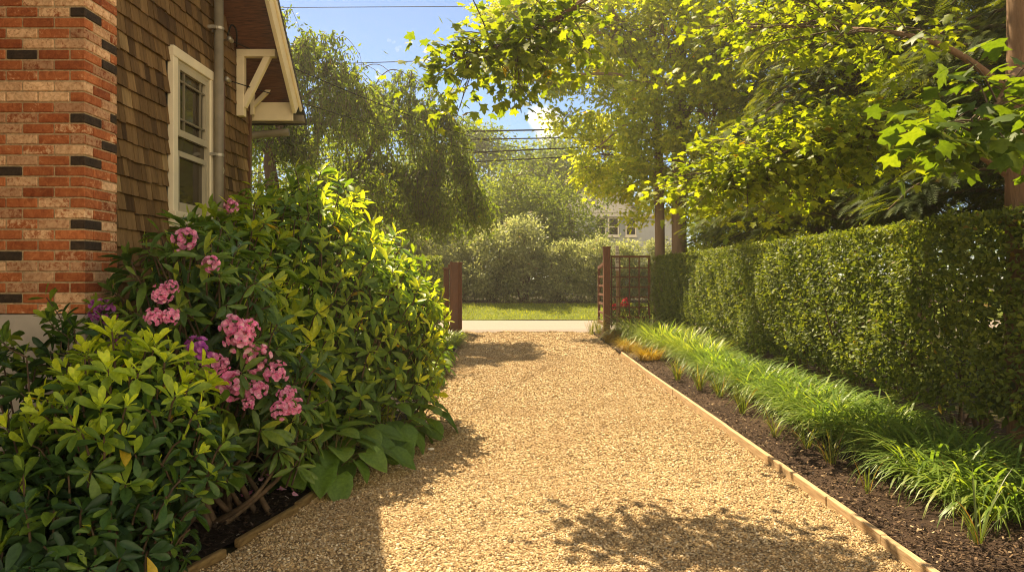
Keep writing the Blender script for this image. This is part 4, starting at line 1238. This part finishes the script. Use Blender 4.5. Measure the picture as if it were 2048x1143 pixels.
t = thing('beech_tree', 'fine leaved tree with bright upper foliage behind the near half of the hedge', 'tree', (7.6, 13.2, 0))
B3 = [Bp(1640, 40, 13, 1.0), Bp(1740, 70, 12.6, 1.1), Bp(1850, 40, 12.4, 1.15), Bp(1950, 110, 12.2, 1.1), Bp(1800, 180, 12.4, 1.05), Bp(1900, 230, 12.2, .9), Bp(1690, 190, 12.8, .8), Bp(1780, -80, 12.8, 1.4), Bp(2060, 60, 12.2, 1.3), Bp(1980, 290, 12.2, .8)]
wood_tree(t, [(7.5, 13.3, -.1), (7.55, 13.3, 2), tuple(px(1845, 250, 13)), tuple(px(1835, 60, 12.8)), tuple(px(1820, -150, 12.8))], [.2, .17, .14, .1, .05],
          [([tuple(px(1842, 230, 13)), tuple(px(1770, 150, 12.8)), tuple(px(1690, 90, 12.8))], [.07, .05, .02]), ([tuple(px(1838, 130, 12.9)), tuple(px(1910, 90, 12.5)), tuple(px(1980, 110, 12.3))], [.06, .04, .02])], 'barkg')
g = Geo(); tw = Geo(); foliage(g, LEAF4, B3, 520, 52, .085, .6, .17, vb=.6, twig=tw); g.build('crown', M['tree'], t); tw.build('twigs', M['barkg'], t)

# weeping trees on the left
def weeping(label, base, trunkpts, dome, nst, vb, seed_limbs):
    t = thing('weeping_tree', label, 'tree', base)
    wood_tree(t, trunkpts, [.14, .12, .1, .06], seed_limbs, 'barkd', 10)
    g = Geo(); st = Geo()
    for c, r, n, lmin, lmax in dome:
        c = np.array(c); r = np.array(r)
        tufts = rnd(int(26 * n) + 6); tufts[:, 2] = abs(tufts[:, 2]) * 1.15 - .3; tufts = unit(tufts); tq = R.uniform(.45, 1.08, len(tufts)); tl = R.uniform(lmin, lmax, len(tufts)) * .75
        for i in range(int(n * nst)):
            ti_ = R.integers(len(tufts)); d = unit(tufts[ti_] + R.normal(0, .17, 3))
            p = c + d * r * tq[ti_] * R.uniform(.85, 1.08)
            ln = tl[ti_] * R.uniform(.4, .95); out = np.array([d[0], d[1], 0]) * R.uniform(.1, .5) + np.array([R.normal(0, .1), R.normal(0, .1), 0])
            q0 = p - out * .6 - np.array([0, 0, .15])
            pth = path([q0, p + np.array([0, 0, .12]), p + out * .8 - np.array([0, 0, ln * .35]), p + out + R.normal(0, .06, 3) - np.array([0, 0, ln])], 5)
            pth[:, 2] = np.maximum(pth[:, 2], .5)
            tube(st, pth, [.008, .006, .003], 3, False)
            m_ = int(18 + ln * 26)
            f = R.random(m_) * (len(pth) - 1); k0 = np.minimum(f.astype(int), len(pth) - 2); fr = (f - k0)[:, None]
            P = pth[k0] * (1 - fr) + pth[k0 + 1] * fr + R.normal(0, .035, (m_, 3))
            D = unit(np.array([0, 0, -.9]) + R.normal(0, .8, (m_, 3))); N = rnd(m_)
            l = R.uniform(.08, .14, m_)
            leaves(g, LEAF4, P, D, N, l, l * .4, np.clip(R.normal(vb, .22, m_), 0, 1))
    g.build('crown', M['weep'], t); st.build('twigs', M['twig'], t)
    return t


weeping('weeping tree behind the house corner, its forked trunk under the eave', (-4.7, 14.2, 0),
        [(-4.6, 14.2, -.1), tuple(px(546, 400, 14.2)), tuple(px(540, 310, 14.2)), tuple(px(570, 220, 14.2)), tuple(px(590, 120, 14.2))],
        [(px(600, 190, 14.4), (1.25, 1.2, 1.4), .9, .7, 1.9), (px(600, 120, 14.4), (.5, .5, .7), .22, .5, 1.2), (px(545, 290, 14.6), (.9, 1.2, 1.0), .5, .7, 1.8), (px(690, 260, 15), (1.0, 1.0, 1.0), .5, .8, 2.0), (px(700, 400, 15.4), (1.2, 1, .9), .45, .6, 1.4)], 230, .65,
        [([tuple(px(542, 320, 14.2)), tuple(px(525, 285, 14.1)), tuple(px(508, 268, 14.0)), tuple(px(490, 200, 14.0))], [.08, .07, .05, .03]), ([tuple(px(546, 300, 14.2)), tuple(px(570, 230, 14.3)), tuple(px(640, 170, 14.5))], [.07, .05, .02])])
weeping('weeping tree whose curtain of twigs hangs over the left gate', (-3.7, 17.2, 0),
        [(-3.6, 17.2, -.1), tuple(px(700, 400, 17.2)), tuple(px(697, 350, 17.2)), tuple(px(735, 310, 17.3)), tuple(px(800, 220, 17.5))],
        [(px(790, 250, 17.6), (1.7, 1.4, 1.0), 1.2, .9, 2.6), (px(880, 360, 18), (1.0, 1.1, .9), .65, .8, 2.2), (px(760, 380, 17.4), (1.6, 1.2, 1.0), .8, .8, 2.0), (px(930, 420, 18.6), (.55, .9, .7), .35, .7, 1.4), (px(840, 430, 18.2), (1.1, .9, .7), .5, .6, 1.3), (px(815, 170, 17.5), (.55, .4, .25), .1, .4, .9)], 230, .6,
        [([tuple(px(750, 300, 17.3)), tuple(px(745, 190, 17.3)), tuple(px(780, 140, 17.4)), tuple(px(830, 160, 17.5)), tuple(px(870, 200, 17.6))], [.02, .016, .012, .008, .004]),
         ([tuple(px(700, 235, 17.3)), tuple(px(715, 150, 17.3)), tuple(px(760, 130, 17.4)), tuple(px(810, 180, 17.5))], [.016, .012, .008, .004])])

# hemlocks behind the hedge: drooping flat boughs
def hemlock(label, base, hgt, rad, nb, vb, z0=2.5):
    t = thing('hemlock_tree', label, 'tree', base, 'hemlocks behind the hedge')
    b = np.array(base); g = Geo(); st = Geo()
    gg = Geo(); tube(gg, [b + (0, 0, -.1), b + (.05, 0, hgt * .5), b + (0, 0, hgt)], [.22, .14, .03], 10, True, wob=.05); gg.build('trunk', M['barkd'], t)
    for i in range(nb):
        z = z0 + (hgt - z0) * (i / nb) ** 1.1; ln = rad * (1 - .75 * (z - z0) / (hgt - z0)) * R.uniform(.75, 1.15)
        a = i * 2.399 + R.normal(0, .2); dv = np.array([math.cos(a), math.sin(a), 0]); sd = np.array([-dv[1], dv[0], 0])
        p0 = b + (0, 0, z); pth = path([p0, p0 + dv * ln * .4 + (0, 0, .22), p0 + dv * ln * .8 + (0, 0, .05), p0 + dv * ln + (0, 0, -.3)], 6)
        tube(st, pth, [.035, .02, .008], 5, False)
        m_ = int(62 * ln + 20); f = R.uniform(.12, 1, m_) * (len(pth) - 1); k0 = np.minimum(f.astype(int), len(pth) - 2); fr = (f - k0)[:, None]
        C = pth[k0] * (1 - fr) + pth[k0 + 1] * fr
        side = np.where(R.random(m_) < .5, -1, 1)[:, None]
        out = R.uniform(0, .42, m_)[:, None] * (1 - .4 * (f / len(pth))[:, None])
        P = C + sd * side * out * ln * .45 + np.array([0, 0, -.1]) * out + R.normal(0, .04, (m_, 3))
        D = unit(dv * .8 + sd * side * R.uniform(.2, 1.0, (m_, 1)) + np.array([0, 0, -.32]) + R.normal(0, .18, (m_, 3))); N = unit(np.array([0, 0, 1.]) + R.normal(0, .22, (m_, 3)))
        l = R.uniform(.18, .32, m_)
        leaves(g, SPRAY, P, D, N, l, l * .85, np.clip(R.normal(vb, .2, m_), 0, 1), R.uniform(.6, 1.5, m_))
    g.build('crown', M['conifer'], t); st.build('boughs', M['barkd'], t)
    return t


hemlock('hemlock with feathery drooping boughs, above the middle of the hedge', (6.0, 12.6, 0), 10.5, 2.6, 120, .6)
hemlock('dark hemlock behind the near end of the hedge', (6.9, 8.9, 0), 9.5, 2.7, 120, .45)
hemlock('hemlock between the big trunks and the feathery one', (7.2, 17.0, 0), 11, 2.7, 110, .55)
hemlock('farthest hemlock, darkest, deep behind the hedge', (10.2, 13.5, 0), 11, 3.0, 110, .35)
t = thing('understorey_bush', 'yellow green bush glowing above the far end of the hedge', 'bush', (6.9, 19.2, 0))
uE = [((5.6, 20.1, 1.9), (.75, .6, 1.3)), ((6.6, 19.3, 2.2), (1.0, .7, 1.6))]
g = Geo(); st = Geo(); foliage(g, LEAF4, uE, 210, 40, .13, .6, .2, vb=.45, twig=st); boughs(st, (6.2, 19.6, 0), uE, 12); g.build('foliage', M['tree'], t); st.build('stems', M['twig'], t)

# shrubs across the road, olive leaved
shv = []
G = 'olive shrubs across the road'
for i in range(4):
    t = thing('olive_shrub', 'olive green rounded shrub in the screen across the road', 'shrub', (0, 0, 0), G)
    hh = (2.9, 3.3, 2.6, 3.1)[i]
    bl = [((0, 0, hh * .2), (1.15, 1.0, hh * .2)), ((0, 0, hh * .45), (1.1, 1.0, hh * .4)), ((.5, .1, hh * .7), (.7, .7, hh * .27)), ((-.5, -.1, hh * .62), (.75, .7, hh * .3)), ((0, 0, hh * .8), (.55, .6, hh * .2)), ((.2, -.5, hh * .3), (.9, .6, hh * .2))]
    g = Geo(); st = Geo(); foliage(g, LEAF4, bl, 280, 34, .12, .55, .15, vb=.6, shell=.5, droop=0)
    for k in range(6):
        a = R.uniform(0, 6.28); tube(st, path([(R.normal(0, .1), R.normal(0, .1), -.1), (.25 * math.cos(a), .25 * math.sin(a), .7), (.6 * math.cos(a), .6 * math.sin(a), hh * .7)], 4), [.05, .035, .015], 6, False)
    g.build('foliage', M['olive'], t); st.build('stems', M['barkd'], t); shv.append(t)
k = 0
for x in np.arange(-6.6, 8.2, 1.45):
    o = shv[k] if k < 4 else copy_tree(shv[k % 4])
    y = 31.4 + R.normal(0, .25); o.location = (x + R.normal(0, .15), y, .5); o.rotation_euler.z = R.uniform(0, 6)
    s = R.uniform(.92, 1.15) * (.86 if 3.2 < x < 8 else 1); o.scale = (s, s, s); k += 1

# trees beyond
def far_tree(label, x, y, hgt, rad, leaf, n, vb, spec=None, group='trees beyond the road'):
    t = thing('far_tree', label, 'tree', (x, y, .4), group)
    b = np.array([x, y, .4])
    bl = spec or [((x + R.normal(0, rad * .45), y + R.normal(0, rad * .3), .4 + hgt * f), (rad * s, rad * s, rad * s * .8)) for f, s in ((.35, .75), (.45, .8), (.55, .8), (.62, .75), (.72, .7), (.82, .55), (.9, .4), (.5, .8), (.68, .6))]
    g = Geo(); tw = Geo(); foliage(g, LEAF4, bl, n, 30, leaf, .6, rad * .16, vb=vb, twig=tw)
    g.build('crown', M['far'], t); tube(tw, [b - (0, 0, .5), b + (0, 0, hgt * .75)], [.02 * hgt + .05, .06], 8); tw.build('trunk', M['barkd'], t)
    return t


far_tree('broad yellow green tree behind the olive shrubs, left of the white house', -.2, 35.5, 6.6, 2.6, .15, 560, .6)
far_tree('bushy yellow green tree between two others behind the olive shrubs', 2.15, 36.5, 6.6, 2.0, .15, 420, .5)
far_tree('tree behind the left gate, paler than the weeping tree in front', -4.2, 34.5, 7.0, 2.8, .16, 340, .6)
far_tree('tall dark tree rising behind the power lines', -4.0, 52, 12.4, 3.2, .3, 800, .25)
far_tree('tall tree in the gap below the power lines', 1.0, 55, 11.4, 3.6, .3, 800, .35)
far_tree('tall tree seen through the leaves right of the sky gap', 5.0, 58, 13.2, 3.8, .3, 850, .45)
far_tree('green tree behind the house and the first weeping tree', -9.5, 27.5, 7.2, 3.0, .16, 360, .7)
far_tree('green tree left of the left gate hedge', -8.2, 35, 7.5, 3.0, .17, 320, .7)
far_tree('dark tree beyond the tall sunlit trunks', 9.0, 27.0, 8.5, 3.0, .18, 330, .4)
# far wood that reads as one mass
g = Geo(); bl = [((x, 75 + R.normal(0, 4), R.uniform(3, 6)), (R.uniform(4, 6), 3, R.uniform(3, 5))) for x in np.arange(-70, 75, 5.)]
foliage(g, LEAF4, bl, 1500, 14, .55, .6, .7, vb=.4)
bl = [((R.uniform(17, 22), y, R.uniform(2, 7)), (3, 4, R.uniform(3, 4.5))) for y in np.arange(2, 60, 4.)] + [((-20 + R.normal(0, 1), y, R.uniform(2, 6)), (3, 4, R.uniform(3, 4.5))) for y in np.arange(18, 60, 4.)]
foliage(g, LEAF4, bl, 1100, 16, .32, .6, .6, vb=.3)
tag(g.build('woods', M['far']), 'far woods closing the view behind the gardens', 'woods', kind='stuff')

# ------------------------------------------------------------------ white house across the road
t = thing('white_house', 'pale house with paired windows among trees across the road', 'house', (6.5, 48, .4))
g = Geo(); box(g, 3.6, 10.5, 46.0, 54, .3, 5.35); g.build('wall', M['hwall'], t, smooth=False)
g = Geo()
V = [(3.2, 45.7, 5.6), (8.1, 45.7, 5.6), (5.6, 45.7, 8.1), (3.2, 54, 5.6), (8.1, 54, 5.6), (5.6, 54, 8.1)]
g.add(V, [np.array([(0, 1, 2)]), np.array([(5, 4, 3)]), np.array([(1, 4, 5, 2), (0, 2, 5, 3), (0, 3, 4, 1)])]); g.build('gable', M['hgable'], t, smooth=False)
g = Geo(); box(g, 3.2, 10.7, 45.75, 54, 5.35, 5.598); g.build('frieze', M['hgable'], t, smooth=False)
g = Geo(); bar(g, (8.25, 49.7, 5.55), (5.6, 49.7, 8.2), 8.6, .12, (1, 0, 1)); bar(g, (2.95, 49.7, 5.55), (5.6, 49.7, 8.2), 8.6, .12, (-1, 0, 1)); g.build('roof', M['hroof'], t, smooth=False)
for xa, xb in ((5.42, 6.1), (6.22, 6.9), (7.32, 8.0)):
    g = Geo(); box(g, xa, xa + .07, 45.93, 46.0, 4.15, 5.32); box(g, xb - .07, xb, 45.93, 46.0, 4.15, 5.32); box(g, xa + .07, xb - .07, 45.93, 46.0, 5.24, 5.32); box(g, xa + .07, xb - .07, 45.93, 46.0, 4.15, 4.23); box(g, xa + .07, xb - .07, 45.94, 46.0, 4.7, 4.76); box(g, xa - .05, xb + .05, 45.88, 45.99, 4.05, 4.148)
    w_ = g.build('window', M['white'], t, smooth=False)
    g = Geo(); box(g, xa + .07, xb - .07, 45.97, 45.995, 4.23, 5.24); g.build('pane', M['hglass'], w_, smooth=False)
for xa, xb in ((4.95, 5.38), (6.94, 7.28)):
    g = Geo(); box(g, xa, xb, 45.94, 45.99, 4.15, 5.3); g.build('shutter', M['shutter'], t, smooth=False)

# ------------------------------------------------------------------ wires
def wire(label, a, b, r, sag, name='power_line'):
    a = np.array(a); b = np.array(b); s = np.linspace(0, 1, 24)[:, None]
    P = a + (b - a) * s - np.array([0, 0, 1]) * sag * 4 * s * (1 - s)
    g = Geo(); tube(g, P, [r, r], 6)
    return tag(g.build(name, M['wire']), label, 'wire', 'overhead wires along the road' if name == 'power_line' else None)


def road_wire(label, x0, y0, x1, y1, Yd, r):
    p, q = px(x0, y0, Yd), px(x1, y1, Yd); d = (q - p) / (q[0] - p[0])
    wire(label, p + d * (-22 - p[0]), p + d * (24 - p[0]), r, .0)


road_wire('topmost of the four thick wires below the sky gap', 812, 265, 1180, 258, 24.5, .026)
road_wire('second of the four thick wires below the sky gap', 815, 281, 1110, 276, 24.5, .022)
road_wire('third of the four thick wires below the sky gap', 900, 307, 1095, 298, 24.7, .024)
road_wire('lowest of the four thick wires below the sky gap', 905, 326, 1170, 312, 24.9, .02)
road_wire('single thin wire crossing the blue sky at mid height', 690, 127, 975, 118, 24.6, .014)
road_wire('single thin wire highest in the sky beside the eave', 553, 15.5, 800, 14, 24.6, .012)
wire('upper black service cable running from the house insulator to the road', (WX + .06, 7.0, 3.87), px(1080, 298, 24.4), .0065, .25, 'service_cable')
wire('lower black service cable running from the house insulator to the road', (WX + .06, 6.94, 3.47), px(1085, 322, 24.4), .0055, .15, 'service_cable')

# ------------------------------------------------------------------ air
HAZE = .0018
m, nt, out = mat('haze_air')
v = nt.nodes.new('ShaderNodeVolumePrincipled'); v.inputs['Color'].default_value = (1, .93, .78, 1); v.inputs['Density'].default_value = HAZE; v.inputs['Anisotropy'].default_value = .68
nt.links.new(v.outputs[0], out.inputs['Volume'])
g = Geo(); box(g, -230, 230, -70, 270, -1.2, 14.5)
tag(g.build('haze', m, smooth=False), 'faint warm haze in the air', 'haze', kind='stuff')

# ------------------------------------------------------------------ sky, sun, camera
SV = Vector((-.34, .6, 1.0)).normalized()
el = math.asin(SV.z); azim = math.atan2(SV.x, SV.y)
SKY, CLOUD_FILL = .05, (17., 14., 9.6)
w = bpy.data.worlds.new('World'); sc.world = w; w.use_nodes = True
nt = w.node_tree; nt.nodes.clear()
sky = nt.nodes.new('ShaderNodeTexSky'); sky.sky_type = 'NISHITA'; sky.sun_disc = False
sky.sun_elevation = el; sky.sun_rotation = azim; sky.altitude = 2500; sky.air_density = 1.15; sky.dust_density = .0; sky.ozone_density = 2.6
# fair-weather cumulus: a few wisps ahead, and an unseen bank behind the viewer, added as fill light
tc = node(nt, 'ShaderNodeTexCoord')
sx = node(nt, 'ShaderNodeSeparateXYZ', i_0=tc.outputs['Generated'])
cn = node(nt, 'ShaderNodeTexNoise', i_Vector=tc.outputs['Generated'], i_Scale=5.2, i_Detail=7., i_Roughness=.58)
bias = node(nt, 'ShaderNodeMapRange', i_0=sx.outputs[1], i_1=-.6, i_2=.75, i_3=.2, i_4=-.115)  # pushes the added fill bank behind the viewer
cs = node(nt, 'ShaderNodeMath', operation='ADD', i_0=cn.outputs['Fac'], i_1=bias.outputs[0])
cl_dir = Vector(((1078 - CX) / F, 1.0, (CY - 232) / F)).normalized()
cd = node(nt, 'ShaderNodeVectorMath', operation='DISTANCE', i_0=tc.outputs['Generated']); cd.inputs[1].default_value = cl_dir
cb = node(nt, 'ShaderNodeMapRange', i_0=cd.outputs['Value'], i_1=0., i_2=.06, i_3=.2, i_4=0.)
cs = node(nt, 'ShaderNodeMath', operation='ADD', i_0=cs.outputs[0], i_1=cb.outputs[0])
cm = ramp(nt, cs.outputs[0], [(.5, 0.), (.62, 1.)])
up_ = ramp(nt, sx.outputs[2], [(.0, 0.), (.06, 1.), (.42, 1.), (.68, .12)])
cmu = node(nt, 'ShaderNodeMath', operation='MULTIPLY', i_0=cm, i_1=up_)
bg = nt.nodes.new('ShaderNodeBackground'); bg.inputs[1].default_value = SKY
wo = nt.nodes.new('ShaderNodeOutputWorld')
nt.links.new(mixc(nt, cmu.outputs[0], sky.outputs[0], CLOUD_FILL), bg.inputs[0]); nt.links.new(bg.outputs[0], wo.inputs[0])
L_ = bpy.data.lights.new('sun', 'SUN'); L_.energy = 5.0; L_.angle = math.radians(.5); L_.color = (1, .81, .53)
lo = bpy.data.objects.new('sun', L_); COL.objects.link(lo)
lo.rotation_euler = SV.to_track_quat('Z', 'Y').to_euler(); lo.location = (-8, 20, 22)

cam = bpy.data.cameras.new('camera'); co = bpy.data.objects.new('camera', cam); COL.objects.link(co)
co.location = (0, 0, H); co.rotation_euler = (PI / 2, 0, 0)
cam.sensor_width = 36; cam.lens = F / 2048 * 36; cam.clip_start = .05; cam.clip_end = 1000
cam.shift_x = (1024 - CX) / 2048; cam.shift_y = -(571.5 - CY) / 2048
sc.camera = co
sc.view_settings.view_transform = 'Standard'; sc.view_settings.look = 'None'; sc.view_settings.gamma = 1
sc.view_settings.exposure = 1.72
sc.cycles.max_bounces = 8; sc.cycles.transmission_bounces = 6; sc.cycles.diffuse_bounces = 4; sc.cycles.glossy_bounces = 3
sc.cycles.use_denoising = True
sc.cycles.pixel_filter_type = 'BLACKMAN_HARRIS'; sc.cycles.filter_width = 1.1
